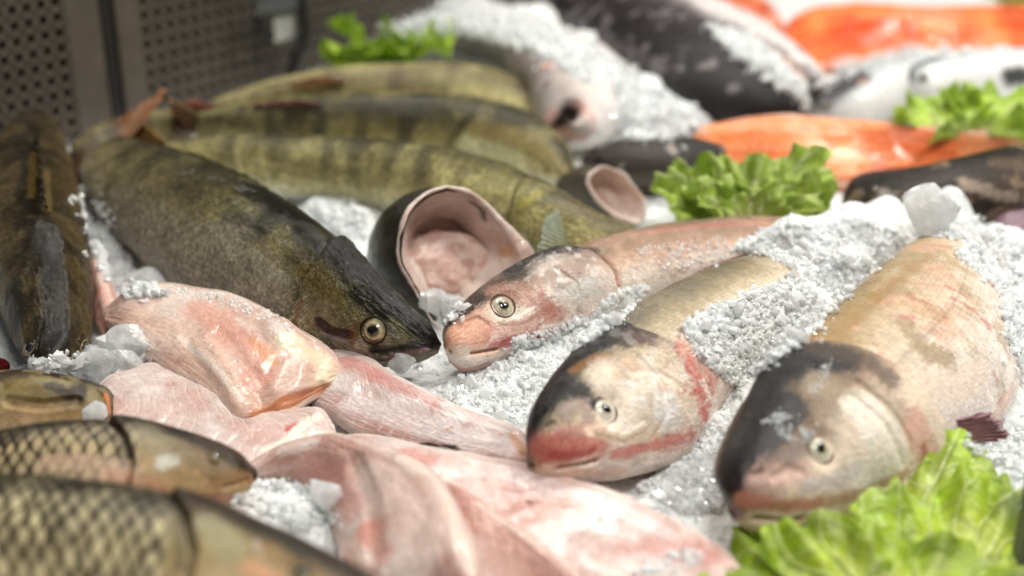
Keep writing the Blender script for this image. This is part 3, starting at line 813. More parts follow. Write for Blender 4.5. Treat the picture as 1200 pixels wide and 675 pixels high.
# ---- zander G
r = start('zander', P(470, 180, 0), 'olive zander with faint dark bars, third in the row counted from the carp', group='zander lying on the ice')
tag(r, 'olive zander with dark bars and a pale yellow patch near its head')
sh = ribbon([(672, 204, .030), (660, 176, .046), (640, 152, .058), (606, 131, .066), (540, 123, .067), (460, 122, .066), (380, 124, .063), (300, 128, .058), (232, 136, .048)],
            [(670, 212, .026), (652, 220, .015), (618, 210, .010), (562, 192, .008), (500, 182, .006), (430, 176, .006), (360, 172, .006), (290, 168, .010), (230, 160, .020)],
            [.005, .016, .025, .030, .030, .029, .026, .020, .010], ns=360, nt=160)
zander(sh, [(1, '#33301f'), (.75, '#6b6340'), (.4, '#938a58'), (0, '#a09566'), (-.4, '#b3a97e'), (-1, '#dcd6b8')], bars=[(.40, .022), (.52, .024), (.62, .024), (.72, .024), (.82, .022)], scale=.0028, ba=.65, mott=.3)
sh.paint([(545, 170), (580, 178), (605, 188)], 13, '#d4d2a6', .9, .8, .5)
sh.paint([(560, 150), (620, 165), (640, 185)], 14, '#8f7a4c', .6, .9, .6)
sh.paint([(645, 195), (662, 200)], 13, '#8a7c54', .7, .9, .5)
sh.build('body', M['zander'], r, np.stack([sh.u, sh.w], -1))
add_fin('tail_fin', r, [(236, 138, .046), (233, 148, .034), (232, 158, .02)], [(192, 112, .075), (196, 126, .055), (202, 146, .03)], M['fin'], '#5a4a30', '#7a5a38', 12, ragged=.25)
add_fin('dorsal_fin', r, [(300, 128, .058), (340, 126, .061), (380, 124, .063)], [(292, 122, .062), (330, 116, .068), (372, 119, .067)], M['fin'], '#4a3526', '#6a3a2c', 11, ragged=.3)

# ---- zander H
r = start('zander', P(480, 130, 0), 'pale olive zander farthest back in its row, beside the white-faced carp', group='zander lying on the ice')
sh = ribbon([(652, 140, .030), (622, 104, .050), (562, 84, .060), (482, 87, .060), (402, 96, .057), (332, 105, .050), (250, 124, .040)],
            [(650, 150, .024), (622, 154, .012), (560, 142, .006), (480, 136, .006), (400, 130, .006), (335, 128, .010), (252, 138, .020)],
            [.005, .022, .029, .029, .026, .020, .010], ns=300, nt=130)
zander(sh, [(1, '#5e5538'), (.7, '#938a5e'), (.3, '#b0a678'), (-.3, '#bdb48a'), (-1, '#dcd6b8')], bars=[(.35, .03), (.5, .03), (.65, .03)], scale=.003, ba=.4, mott=.25)
sh.build('body', M['zander'], r, np.stack([sh.u, sh.w], -1))
add_fin('dorsal_fin', r, [(345, 104, .052), (375, 100, .055), (405, 96, .057)], [(340, 98, .06), (368, 90, .068), (402, 92, .062)], M['fin'], '#7a5a38', '#8f6240', 11, ragged=.3)
add_fin('tail_fin', r, [(258, 126, .038), (252, 132, .030), (252, 138, .02)], [(216, 118, .05), (210, 130, .03), (214, 146, .01)], M['fin'], '#6a4032', '#8a5244', 12, ragged=.25)

# ------------------------------------------------------------------ scaled fish at the lower left (crucian carp)
def scaled_fish(sh, size, s_head, back='#3a2c1f', mid='#a8895a', belly='#c98f6a', pale='#c4b894'):
    grad(sh, [(1, back), (.8, '#5c4830'), (.5, mid), (0, '#bda276'), (-.5, belly), (-1, '#d8b494')], .15, 40)
    lumpy(sh, .0012, 30)
    wu = sh.u + (fbm(sh.v0 * 45, 3, 61) - .5) * size * 1.1; ww = sh.w + (fbm(sh.v0 * 38, 3, 62) - .5) * size * 1.1
    b, idr, dx = scales(wu, ww, size, sq=.48)
    body = sstep(s_head - .01, s_head + .03, sh.s + (fbm(sh.v0 * 40, 3, 9) - .5) * .02)
    c = sh.col * (1 - body[..., None]) + (hexc(pale) * .55 + sh.col * .40) * body[..., None]
    edge = sstep(.12, .42, b + dx * .7 + (fbm(sh.v0 * 60, 3, 19) - .5) * .5)
    dark = hexc('#1d160f') * (.5 + 1.2 * idr[..., None])
    up = sstep(-.7, .5, sh.ct)
    c = c + (dark - c) * (edge * body * (.55 + .42 * up))[..., None]
    top = sstep(.55, .9, sh.ct + (fbm(sh.v0 * 50, 3, 29) - .5) * .3)
    c = c + (hexc('#1f1a12') - c) * (top * .85)[..., None]
    c = c * (1 + .8 * (idr - .5) * body)[..., None]
    c = c * np.array([.80, .79, .78])
    sh.col = c
    sh.v = sh.v + sh.n * (body * (.5 - b) * size * .05 * sstep(0, .2, sh.st))[..., None]

r = start('crucian_carp', P(150, 590, 0), 'brown scaled fish at the lower left whose orange chin points at the white ice', group='scaled crucian carp')
sh = ribbon([(302, 556, .034), (278, 530, .046), (232, 509, .054), (180, 497, .058), (120, 493, .060), (60, 496, .060), (0, 504, .058), (-70, 520, .052)],
            [(297, 564, .028), (268, 592, .018), (225, 618, .012), (170, 640, .010), (110, 650, .010), (50, 650, .010), (-10, 645, .010), (-80, 640, .012)],
            [.005, .016, .022, .026, .027, .027, .026, .022], ns=420, nt=320)
scaled_fish(sh, .0070, .40)
gill(sh, [(128, 494), (150, 515), (158, 545), (150, 590)], .003, dark='#3a2c20', a=.4)
sh.paint([(138, 500), (150, 525)], 12, '#33261c', .6, 1., .6)
sh.paint([(170, 512), (190, 522), (205, 535)], 22, '#827c62', .7, 1., .5)
sh.paint([(190, 545), (205, 540)], 9, '#d0cfc2', .8, .9, .6)
sh.paint([(60, 540), (110, 545), (150, 555)], 16, '#cbab92', .6, 1., .8)
sh.paint([(130, 560), (180, 570)], 14, '#c08a70', .5, 1., .6)
sh.paint([(250, 566), (275, 564), (292, 562)], 10, '#94704c', .7, 1., .5)
sh.paint([(225, 588), (260, 580)], 8, '#8f6248', .6, 1., .5)
sh.paint([(215, 530), (250, 550)], 20, '#6f5c40', .7, 1., .5)
sh.paint([(235, 515), (270, 532), (298, 552)], 8, '#3a2c1e', .9, .8, .4)
sh.paint([(230, 540), (255, 545)], 10, '#7a6444', .6, .9, .5)
sh.push([(262, 572), (290, 563)], 5, -.0014)
sh.build('body', M['scaled'], r, np.stack([sh.u, sh.w], -1))
add_eye(r, sh, 252, 535, 9, ring='#5a4a34', iris='#8d7f52', inner='#5c5030', pr=.5)
FL['Q1'] = (r, sh)

r = start('crucian_carp', P(180, 690, 0), 'nearest brown scaled fish in the lower left corner, with bold rows of scales', group='scaled crucian carp')
sh = ribbon([(462, 700, .046), (432, 674, .058), (390, 650, .066), (332, 621, .072), (268, 596, .076), (195, 578, .078), (120, 566, .078), (50, 560, .076), (-20, 560, .072), (-90, 566, .066)],
            [(452, 712, .040), (420, 748, .030), (370, 790, .022), (310, 820, .018), (250, 835, .016), (180, 840, .014), (110, 840, .014), (40, 835, .014), (-30, 825, .014), (-100, 810, .016)],
            [.006, .020, .028, .033, .036, .037, .036, .034, .032, .028], ns=460, nt=380)
scaled_fish(sh, .0084, .46, back='#2c2820', mid='#9a8a5c', belly='#b98a64', pale='#cfc8a2')
gill(sh, [(200, 580), (222, 610), (232, 650), (222, 700)], .0035, dark='#2a241c', a=.4)
sh.paint([(205, 590), (212, 620), (214, 660)], 14, '#4a4438', .6, 1., .6)
sh.paint([(240, 620), (262, 632), (270, 650)], 22, '#8f8a68', .75, 1., .4)
sh.paint([(262, 600), (320, 625), (380, 652), (425, 678)], 15, '#2b2822', .9, .8, .4)
sh.paint([(300, 640), (304, 655)], 6, '#b3a9a0', .7, .9, .5)
sh.paint([(310, 650), (360, 670)], 20, '#7d6038', .7, .9, .6)
sh.paint([(290, 670), (330, 690)], 14, '#c08a64', .7, .9, .5)
sh.build('body', M['scaled'], r, np.stack([sh.u, sh.w], -1))
add_eye(r, sh, 352, 672, 14, ring='#4a3c2a', iris='#8d7f52', inner='#5c5030', pr=.5)

r = start('brown_fish', P(40, 480, 0), 'brown fish head with an orange cut rim, above the two scaled fish at the left', 'fish')
sh = ribbon([(134, 470, .028), (122, 455, .036), (92, 442, .042), (52, 434, .046), (10, 434, .046), (-50, 440, .044)],
            [(132, 486, .018), (120, 500, .012), (92, 515, .010), (52, 525, .008), (10, 530, .008), (-50, 530, .008)],
            [.010, .018, .022, .025, .025, .022], ns=260, nt=180)
grad(sh, [(1, '#2f271d'), (.6, '#4b3f28'), (.2, '#6a5836'), (-.2, '#a3865c'), (-.6, '#d0b08a'), (-1, '#e0c4a8')], .2, 40)
lumpy(sh); speckle(sh, '#241c14', 60, .5, .5); speckle(sh, '#b0a070', 80, .56, .4, 9)
sh.paint([(20, 450), (45, 455)], 15, '#65541f', .7, .8, .5)
sh.paint([(60, 450), (80, 462), (95, 460)], 8, '#241c16', .8, .8, .5)
sh.paint([(126, 465), (128, 480)], 6, '#c8794c', .9, .7, .3)
sh.push([(10, 470), (50, 475), (90, 470)], 8, -.002)
sh.build('body', M['scaled'], r, np.stack([sh.u, sh.w], -1))
FL['Q0'] = (r, sh)
# ------------------------------------------------------------------ fillets
def fillet(sh, base='#dab3a6', pale='#ecd9cf', deep='#c98f82', fib=1., lines=26., seed=3):
    "raw white-fish flesh: pink with pale sinew lines that run in zigzags across the slab"
    nz = fbm(sh.v0 * 32, 4, seed); n2 = fbm(np.stack([sh.u * 26, sh.w * 150, sh.u * 0 + seed], -1), 4, seed + 1)
    t = np.clip(.5 + (nz - .5) * 2.2 + (n2 - .5) * 1.2, 0, 1)
    c = hexc(deep) + (hexc(base) - hexc(deep)) * sstep(0, .5, t)[..., None]
    c = c + (hexc(pale) - c) * sstep(.5, 1, t)[..., None]
    zz = sh.u / .0105 + 2.2 * np.abs(sh.ct) + (fbm(sh.v0 * 60, 3, seed + 2) - .5) * 1.2
    ln = sstep(.80, .97, np.abs((zz % 1) - .5) * 2)
    c = c + (hexc('#f0e2da') - c) * (ln * .32 * fib)[..., None]
    bd = sstep(.80, .97, np.abs(sh.ct) + (fbm(sh.v0 * 60, 3, seed + 8) - .5) * .3) * sh_front(sh)
    c = c + (hexc('#f0e6df') - c) * (bd * .55)[..., None]
    dots = sstep(.70, .76, fbm(sh.v0 * 150, 3, seed + 11)) * .3
    c = c + (hexc('#a8504a') - c) * dots[..., None]
    sh.wet = .5 + .5 * sstep(.4, .6, fbm(sh.v0 * 30, 3, seed + 12))
    sh.col = c * np.array([.90, .86, .83])
    sh.v = sh.v + sh.n * ((fbm(sh.v0 * 24, 3, seed + 5) - .5) * .006 - ln * .0003 * fib + (n2 - .5) * .0012)[..., None]

def slab(label, D, V, W, name='fish_fillet', ex=3.0, ns=320, nt=200, at=None, group='raw fillets on the counter', **kw):
    m = len(D) // 2
    c = (P(*D[m]) + P(*V[m])) / 2; c[2] = 0
    r = start(name, c, label, 'fillet', group)
    sh = ribbon(D, V, [w * .8 for w in W], ns=ns, nt=nt, ex=ex)
    fillet(sh, **kw)
    return r, sh

def done(r, sh, mat='flesh', part='flesh'):
    sh.build(part, M[mat], r, np.stack([sh.u, sh.w], -1))

# P3: flat sheet beneath
r, sh = slab('flat pale pink fillet with white sinew lines, under the thick folded fillet',
    [(116, 452, .010), (140, 436, .012), (185, 426, .014), (235, 440, .014), (285, 470, .013), (335, 480, .014), (372, 480, .016), (392, 500, .012)],
    [(112, 500, .008), (140, 530, .007), (185, 550, .006), (240, 560, .006), (290, 570, .006), (330, 562, .006), (368, 550, .006), (396, 530, .008)],
    [.004, .007, .008, .008, .008, .008, .008, .004], base='#d6c4bf', pale='#e8e0de', deep='#cfb0aa', fib=1.3, seed=31)
sh.paint([(340, 512), (352, 496), (372, 488)], 9, '#eedfcf', .9, .8, .4)
sh.paint([(336, 502), (344, 496)], 4, '#c2474a', .8, .9, .8, 200)
sh.paint([(310, 525), (350, 510), (380, 505)], 6, '#f0e0d2', .7, .9, .4)
done(r, sh)

# P2: long one under the carp noses
r, sh = slab('long pale fillet with a strip of dark skin, its tip at the red-mouthed carp',
    [(352, 430, .016), (385, 414, .020), (430, 420, .022), (472, 446, .022), (512, 466, .021), (560, 486, .019), (606, 503, .016), (622, 520, .010)],
    [(352, 462, .006), (378, 488, .004), (422, 512, .004), (470, 526, .004), (512, 534, .004), (556, 546, .003), (598, 552, .003), (620, 546, .004)],
    [.005, .009, .011, .011, .011, .010, .008, .004], base='#d0bebb', pale='#dfd9d8', deep='#c6a39c', fib=.7, seed=37)
sh.paint([(392, 420), (430, 432), (470, 455), (510, 472)], 9, '#c9807a', .6, .9, .6)
sh.paint([(410, 470), (470, 490), (540, 510), (590, 525)], 16, '#dcd0ce', .7, .9, .4)
sh.paint([(468, 524), (500, 520), (530, 524), (545, 534)], 3.6, '#2a2318', .95, .7, .7)
sh.paint([(524, 503), (530, 502)], 3, '#c98a4a', .8, .9, .6)
sh.paint([(600, 512), (612, 528)], 6, '#c0885e', .7, .9, .5)
done(r, sh)

# P1: thick folded one
r, sh = slab('thick folded pink fillet with an orange cut end, beneath the dark zander belly',
    [(128, 362, .020), (166, 340, .030), (220, 336, .034), (272, 346, .035), (318, 366, .034), (358, 392, .030), (388, 412, .026), (397, 432, .020)],
    [(124, 384, .016), (146, 408, .012), (180, 432, .010), (222, 458, .009), (254, 488, .008), (282, 510, .008), (332, 494, .010), (388, 456, .014)],
    [.006, .013, .016, .017, .017, .015, .010, .005], ex=2.5, ns=380, nt=240, base='#d8bcb0', pale='#e4d5cc', deep='#cba697', fib=.6, seed=41)
sh.paint([(160, 372), (210, 390), (250, 430), (275, 480)], 22, '#dbbcab', .8, .8, .4)
sh.paint([(210, 396), (250, 430), (285, 470)], 5, '#f0e2d6', .7, .9, .6)
sh.paint([(230, 360), (280, 400), (305, 440)], 22, '#d69a8a', .7, .9, .5)
sh.paint([(335, 405), (365, 418), (385, 430), (380, 448)], 20, '#e4d2b4', .8, 1., .5)
sh.paint([(296, 400), (312, 410), (322, 425)], 9, '#dd9a74', .7, .9, .7)
sh.paint([(300, 488), (330, 476), (365, 462), (385, 456)], 9, '#c0784e', .9, .7, .35)
sh.paint([(284, 506), (310, 492), (330, 490)], 6, '#cf9a74', .8, .8, .4)
sh.paint([(250, 486), (232, 462), (205, 440), (180, 424)], 3, '#57463a', .8, .8, .4)  # thin dark line paints the shadow along the fillet's lower edge
sh.push([(292, 505), (330, 478), (380, 456)], 10, -.003)
sh.push([(325, 380), (350, 420), (330, 470)], 22, .003)
sh.push([(235, 400), (265, 440), (290, 480)], 14, .0016)
sh.push([(255, 390), (295, 440), (312, 470)], 12, -.0013)
done(r, sh)

# P0: narrow scrap beside zander E
r, sh = slab('narrow upright strip of pink fillet in the ice beside the facing zander',
    [(112, 285, .03), (118, 305, .028), (128, 335, .024), (136, 365, .02), (138, 390, .012)],
    [(100, 292, .010), (104, 320, .008), (110, 350, .006), (114, 380, .004), (122, 398, .004)],
    [.004, .008, .009, .008, .004], ns=140, nt=100, base='#dba89c', pale='#ead2c8', deep='#cd8d80', seed=43)
done(r, sh)

# P5: big flat one to the right
r, sh = slab('broad smooth pink fillet at the bottom, running to the lower right beside the lettuce',
    [(380, 514, .012), (440, 514, .018), (520, 532, .021), (612, 549, .022), (700, 574, .022), (780, 608, .021), (850, 648, .018), (892, 700, .012)],
    [(400, 560, .004), (460, 620, .003), (540, 690, .002), (600, 720, .002), (680, 740, .002), (750, 760, .002), (820, 765, .002), (870, 740, .004)],
    [.005, .009, .012, .013, .013, .012, .011, .005], ns=420, nt=320, base='#d5b9b3', pale='#e3d9d6', deep='#c99f99', fib=.6, seed=47)
sh.paint([(600, 555), (700, 585), (780, 625)], 14, '#e4d2cf', .7, .9, .4)
sh.paint([(735, 640), (790, 640), (830, 655)], 20, '#c88d85', .65, 1., .5)
sh.paint([(618, 584), (622, 588)], 4, '#6a2f30', .8, .9, .6)
sh.paint([(470, 535), (540, 545)], 14, '#d99a90', .6, .9, .6)
done(r, sh)

# P6: middle strip
r, sh = slab('pink fillet with a soft crease, wedged between the domed fillet and the broad one',
    [(455, 552, .012), (510, 562, .018), (556, 582, .026), (608, 614, .030), (658, 654, .030), (700, 698, .022)],
    [(462, 580, .006), (500, 640, .004), (530, 700, .003), (570, 730, .003), (630, 745, .003), (690, 740, .006)],
    [.005, .010, .011, .011, .010, .006], ex=4., ns=300, nt=220, base='#d6b6ad', pale='#e2d4ce', deep='#c79c93', fib=.7, seed=53)
sh.paint([(535, 575), (590, 625), (650, 690)], 26, '#cb9c90', .7, 1., .5)
sh.paint([(525, 575), (548, 620), (562, 680)], 14, '#b98276', .7, 1., .5)  # red-brown band painted in place of contact shade beside the domed fillet
sh.paint([(560, 590), (620, 630), (680, 680)], 4, '#eedbd0', .8, 1., .5)
done(r, sh)

# P4: domed pink one
r, sh = slab('domed glossy pink fillet at the bottom centre, beside the white ice patch',
    [(292, 548, .014), (335, 522, .024), (392, 510, .031), (450, 524, .040), (500, 548, .044), (535, 590, .046), (552, 640, .044), (560, 700, .036)],
    [(300, 556, .008), (340, 560, .006), (376, 582, .004), (392, 616, .003), (402, 650, .003), (420, 700, .003), (470, 740, .003), (540, 745, .004)],
    [.005, .012, .015, .016, .016, .016, .014, .008], ex=3.4, ns=360, nt=260, base='#d5b5ac', pale='#e1d3cd', deep='#c59a91', fib=.5, seed=59)
sh.paint([(370, 545), (400, 560), (415, 595)], 20, '#c2887e', .6, 1., .5)
sh.paint([(440, 560), (490, 600), (500, 650)], 30, '#e4cbc0', .8, .9, .3)
sh.paint([(430, 620), (450, 650)], 16, '#d08e80', .6, .9, .5)
sh.paint([(330, 530), (370, 518)], 7, '#eadcd4', .7, .9, .4)
sh.push([(415, 540), (440, 590), (440, 650)], 14, -.002)
sh.paint([(470, 535), (515, 565), (540, 620), (550, 670)], 8, '#ecd8cc', .8, 1., .4)
done(r, sh)

# ------------------------------------------------------------------ headless cut fish (hollow trunks)
def trunk(label, rim, wall, plane_pt, nrm, back, inner_back, skin='#2c2a22', depth=.06, taper=.8, ns=120, nt=220, lift=.0, seed=61, wallpx=None):
    root = start('cut_fish', plane_pt, label, 'cut fish', 'hollow headless fish trunks'); root['_loc'] = [float(a) for a in plane_pt]
    n = nrm / np.linalg.norm(nrm)
    R = crom([PP(x, y, plane_pt, n) for x, y in rim + rim[:1]], nt + 1)[:-1]
    I = crom([PP(x, y, plane_pt, n) for x, y in wall + wall[:1]], nt + 1)[:-1]
    I = I * .55 + R * .45; cr = R.mean(0); ci = I.mean(0)
    wob = lambda C, k, a: ((fbm(np.stack([np.cos(np.linspace(0, 2 * math.pi, nt, endpoint=False)) * k, np.sin(np.linspace(0, 2 * math.pi, nt, endpoint=False)) * k, np.full(nt, seed * 1.7 + a)], -1), 4, seed) - .5)[:, None])
    R = R + (R - cr) * wob(R, 2.2, 0) * .10 + n * wob(R, 1.6, 5) * .012
    I = I + (I - ci) * wob(I, 2.6, 9) * .12 + n * wob(I, 1.6, 5) * .012
    back = np.asarray(back, float); inner_back = np.asarray(inner_back, float)
    # outer skin
    q = np.linspace(0, 1, ns)[:, None, None]
    sc = 1 + .10 * np.sin(np.minimum(q * 2, 1) * math.pi / 2 * 1.0) - (1 - taper) * q ** 2 - .08 * (1 - q) ** 4
    v = cr + (R - cr)[None] * sc + back * q
    sk = Sheet(v, True, v - (cr + back * q))
    t = sk.v0[..., 2]
    sk.col = np.ones(v.shape) * hexc(skin)
    sk.col = sk.col * (.6 + .9 * fbm(v * 60, 4, seed))[..., None]
    pale = sstep(.5, .0, (t - t.min()) / (t.max() - t.min())) * .6
    sk.col = sk.col + (hexc('#8f8878') - sk.col) * pale[..., None]
    sk.u = np.broadcast_to(np.linspace(0, np.linalg.norm(back), ns)[:, None], (ns, nt)); sk.w = np.broadcast_to(np.linspace(0, .25, nt)[None], (ns, nt))
    sk.build('skin', M['dark'], root, np.stack([sk.u, sk.w], -1), caps=False)
    # flesh: cut face rolling from the skin over the rim into the cavity
    nf = 60; q = np.linspace(0, 1, nf)[:, None, None]
    bul = np.sin(q * math.pi) ** .6 * .0022
    face = R[None] * (1 - q) + I[None] * q + n * bul
    cav_q = np.linspace(0, 1, ns)[1:, None, None]
    cav = ci + (I - ci)[None] * (1 - .5 * cav_q ** 1.5) + inner_back * cav_q
    v = np.concatenate([face, cav], 0)
    cen = np.concatenate([np.broadcast_to(cr + 0 * q, face.shape), ci + inner_back * cav_q + 0 * cav], 0)
    out = np.concatenate([np.broadcast_to(n, face.shape), (cen[nf:] - cav)], 0)
    fl = Sheet(v, True, out)
    nz = fbm(v * 45, 4, seed + 1)
    z = fbm(np.stack([v[..., 0] * 30, v[..., 1] * 30, v[..., 2] * 160], -1), 4, seed + 2)
    c = hexc('#cdb0a5') + (hexc('#e6d8cf') - hexc('#cdb0a5')) * sstep(.3, .7, nz * .6 + z * .4)[..., None]
    fl.col = c
    fl.n0 = nf
    return root, fl, nf

pl = P(520, 388, 0.0); nn = np.array([.42, -.78, .46])
r, fl, nf = trunk('large hollow cut fish with ice inside its pink cavity, behind the pink-snouted carp',
    [(520, 217), (553, 222), (583, 246), (608, 272), (628, 300), (622, 336), (596, 366), (560, 392), (522, 396), (494, 362), (476, 328), (464, 296), (470, 256), (492, 228)],
    [(523, 226), (549, 233), (574, 258), (588, 284), (593, 308), (586, 334), (566, 362), (544, 382), (521, 386), (500, 357), (482, 324), (472, 296), (478, 262), (497, 236)],
    pl, nn, np.array([-.040, .055, -.03]), np.array([-.012, .046, -.016]), depth=.07, taper=.62)
fl.paint([(480, 300), (500, 280), (530, 282), (560, 300)], 5, '#b07870', .6, .9, .5)
fl.paint([(555, 238), (564, 246), (568, 256)], 7, '#4a4544', .85, .9, .6)
fl.paint([(588, 296), (600, 294)], 8, '#d29a68', .7, .9, .5)
fl.paint([(500, 225), (480, 250), (470, 290), (480, 325), (500, 360)], 5, '#ecd9d2', .8, .8, .4)
fl.paint([(580, 330), (560, 355)], 6, '#a88480', .5, .9, .6)
fl.push([(510, 300), (550, 320), (560, 345)], 30, .006)
fl.push([(486, 275), (520, 272), (556, 290)], 6, -.0025)
lumpy_amp = (fbm(fl.v0 * 60, 4, 71) - .5) * .002
fl.v = fl.v + fl.n * lumpy_amp[..., None]
fl.u = fl.s * .1; fl.w = fl.t * .25
fl.build('flesh', M['flesh'], r, np.stack([fl.u, fl.w], -1), caps='end')

def lump(root, name, a, b, hgt, dep, col0, col1, seed):
    th = np.linspace(0, math.pi, 60)[:, None]; az = np.linspace(0, 2 * math.pi, 90, endpoint=False)[None, :]
    d = np.stack([np.cos(th) + 0 * az, np.sin(th) * np.cos(az), np.sin(th) * np.sin(az)], -1)
    a = np.asarray(a); b = np.asarray(b); x = (b - a) / 2; c = (a + b) / 2
    zz = np.cross(x, nn / np.linalg.norm(nn)); zz /= np.linalg.norm(zz); yy = np.cross(zz, x / np.linalg.norm(x))
    rr = 1 + .35 * (fbm(d * 2.6 + seed, 4, seed) - .5)
    v = c + (d[..., :1] * x + d[..., 1:2] * yy * dep + d[..., 2:] * zz * hgt) * rr[..., None]
    m = fbm(d * 4 + seed, 4, seed + 1)
    cc = hexc(col0) + (hexc(col1) - hexc(col0)) * sstep(.35, .65, m)[..., None]
    f = grid_faces(60, 90, True)
    mesh_np(name, local(root, v.reshape(-1, 3)), [f], M['flesh'], root, cc.reshape(-1, 3), np.stack([th * .03 + 0 * az, az * .02 + 0 * th], -1).reshape(-1, 2))
back_ = np.array([-.010, .040, -.014])
lump(r, 'membrane', PP(484, 312, pl, nn) + back_, PP(592, 318, pl, nn) + back_, .024, .013, '#cba69b', '#e2cbc1', 5)

pl = P(735, 262, 0.004); nn = np.array([.45, -.70, .55])
r, fl, nf = trunk('smaller hollow cut fish with a pale ring edge, half behind the middle lettuce',
    [(704, 193), (722, 196), (738, 208), (752, 228), (756, 250), (748, 264), (728, 258), (708, 246), (692, 226), (688, 206)],
    [(708, 200), (722, 203), (735, 213), (746, 230), (749, 247), (742, 255), (726, 250), (710, 239), (698, 223), (695, 208)],
    pl, nn, np.array([-.028, .036, -.014]), np.array([-.008, .026, -.008]), taper=.7, ns=80, nt=140, skin='#4a4236', seed=67)
fl.u = fl.s * .1; fl.w = fl.t * .2
fl.col = fl.col * .96
fl.build('flesh', M['flesh'], r, np.stack([fl.u, fl.w], -1), caps='end')

# ------------------------------------------------------------------ fish of the back rows
r = start('white_fish', P(650, 140, 0), 'white-faced fish with an open dark mouth, facing the viewer from behind the zander row', 'fish', 'fish in the back rows')
sh = ribbon([(664, 164, .030), (642, 148, .048), (629, 112, .062), (612, 76, .067), (572, 50, .066), (512, 35, .060), (450, 36, .045)],
            [(676, 166, .028), (704, 166, .016), (738, 140, .010), (735, 104, .010), (690, 76, .010), (622, 58, .012), (540, 46, .020)],
            [.012, .026, .034, .036, .034, .026, .012], ns=300, nt=190)
grad(sh, [(1, '#8a827c'), (.7, '#b5aaa4'), (.4, '#e0d6d0'), (0, '#ece6e2'), (-1, '#f0ecea')], .2, 30)
sh.paint([(540, 62), (570, 66), (590, 78)], 20, '#4a4644', .85, .9, .4)
sh.paint([(600, 100), (620, 110)], 18, '#6a6258', .7, .9, .5)
sh.paint([(645, 75), (675, 70)], 14, '#e0a696', .7, .9, .5)
sh.paint([(640, 150), (648, 130)], 8, '#b07f78', .7, .9, .4)
sh.paint([(652, 158), (678, 160), (690, 135), (680, 120)], 9, '#d8a49a', .75, .8, .3)
sh.paint([(654, 152), (662, 138), (672, 124)], 15, '#170b0a', .98, .35, .1)
sh.push([(654, 152), (662, 138), (672, 124)], 16, -.016)
sh.push([(684, 158), (690, 140)], 12, .004)
sh.build('body', M['carp'], r, np.stack([sh.u, sh.w], -1))
add_eye(r, sh, 643, 98, 6, ring='#8a7a70', iris='#b9b0a4', inner='#777777', pr=.5)
add_eye(r, sh, 686, 79, 8, ring='#6a625c', iris='#b9b0a4', inner='#777777', pr=.5)

r = start('dark_backed_fish', P(800, 90, 0), 'large fish with a black back and white belly, in front of the orange salmon', 'fish', 'fish in the back rows')
sh = ribbon([(962, 128, .030), (920, 140, .030), (858, 132, .034), (786, 108, .040), (716, 64, .044), (652, 26, .044), (600, 6, .040)],
            [(966, 120, .036), (960, 92, .050), (914, 52, .062), (856, 20, .066), (800, -4, .064), (744, -22, .058), (680, -28, .05)],
            [.010, .030, .040, .042, .040, .032, .016], ns=300, nt=180)
grad(sh, [(1, '#1c191a'), (.45, '#2a2627'), (.1, '#4a4446'), (-.08, '#968e8e'), (-.22, '#dcd6d4'), (-1, '#efebe9')], .2, 30)
speckle(sh, '#8d8788', 70, .57, .6, 14)
sh.paint([(905, 60), (935, 90)], 12, '#d8b0a0', .6, .9, .6)
sh.paint([(690, 40), (740, 60), (790, 80)], 5, '#5a5054', .5, .9, .6)
sh.build('body', M['dark'], r, np.stack([sh.u, sh.w], -1))
add_eye(r, sh, 935, 112, 6, ring='#3a3432', iris='#8a8276', inner='#555555', pr=.5)

def silver(label, D, V, W, strokes):
    r = start('silver_fish', P(*D[len(D) // 2][:2], 0), label, 'fish', 'fish in the back rows')
    sh = ribbon(D, V, W, ns=220, nt=150)
    grad(sh, [(1, '#6f7478'), (.8, '#b5babd'), (.5, '#dde0e1'), (0, '#eceeee'), (-1, '#f2f3f2')], .2, 30)
    for s_ in strokes: sh.paint(*s_)
    sh.build('body', M['carp'], r, np.stack([sh.u, sh.w], -1))
    return r, sh
r, sh = silver('silver-white fish with a dark stripe, next to the nose of the black-backed fish',
    [(940, 136, .03), (962, 110, .05), (1000, 82, .056), (1050, 66, .054), (1110, 58, .045)],
    [(948, 142, .02), (985, 146, .01), (1040, 140, .008), (1075, 118, .008), (1120, 84, .02)], [.008, .026, .032, .028, .012],
    [([(965, 118), (990, 100), (1012, 90)], 13, '#332f30', .9, .9, .4), ([(1015, 120), (1040, 105)], 18, '#eef0f0', .9, .9, .3), ([(1008, 96), (1016, 94)], 6, '#c09080', .6, .9, .4)])
add_eye(r, sh, 968, 122, 5, ring='#3a3432', iris='#b9b6aa', inner='#777777', pr=.5)
r, sh = silver('silver-white fish with a dark nose, lying on the lettuce below the top salmon fillet',
    [(1052, 112, .03), (1060, 84, .052), (1095, 66, .06), (1140, 60, .06), (1200, 58, .056), (1270, 62, .05)],
    [(1060, 120, .024), (1090, 132, .012), (1130, 132, .010), (1170, 126, .010), (1220, 122, .010), (1280, 110, .016)], [.010, .028, .034, .035, .032, .026],
    [([(1056, 105), (1064, 90)], 10, '#2b2a2d', .95, .9, .4), ([(1182, 90), (1200, 88)], 14, '#25272b', .95, .8, .4), ([(1100, 90), (1140, 100), (1150, 110)], 24, '#eceeee', .9, .9, .3)])
add_eye(r, sh, 1082, 92, 6, ring='#3a3432', iris='#b9b6aa', inner='#777777', pr=.5)

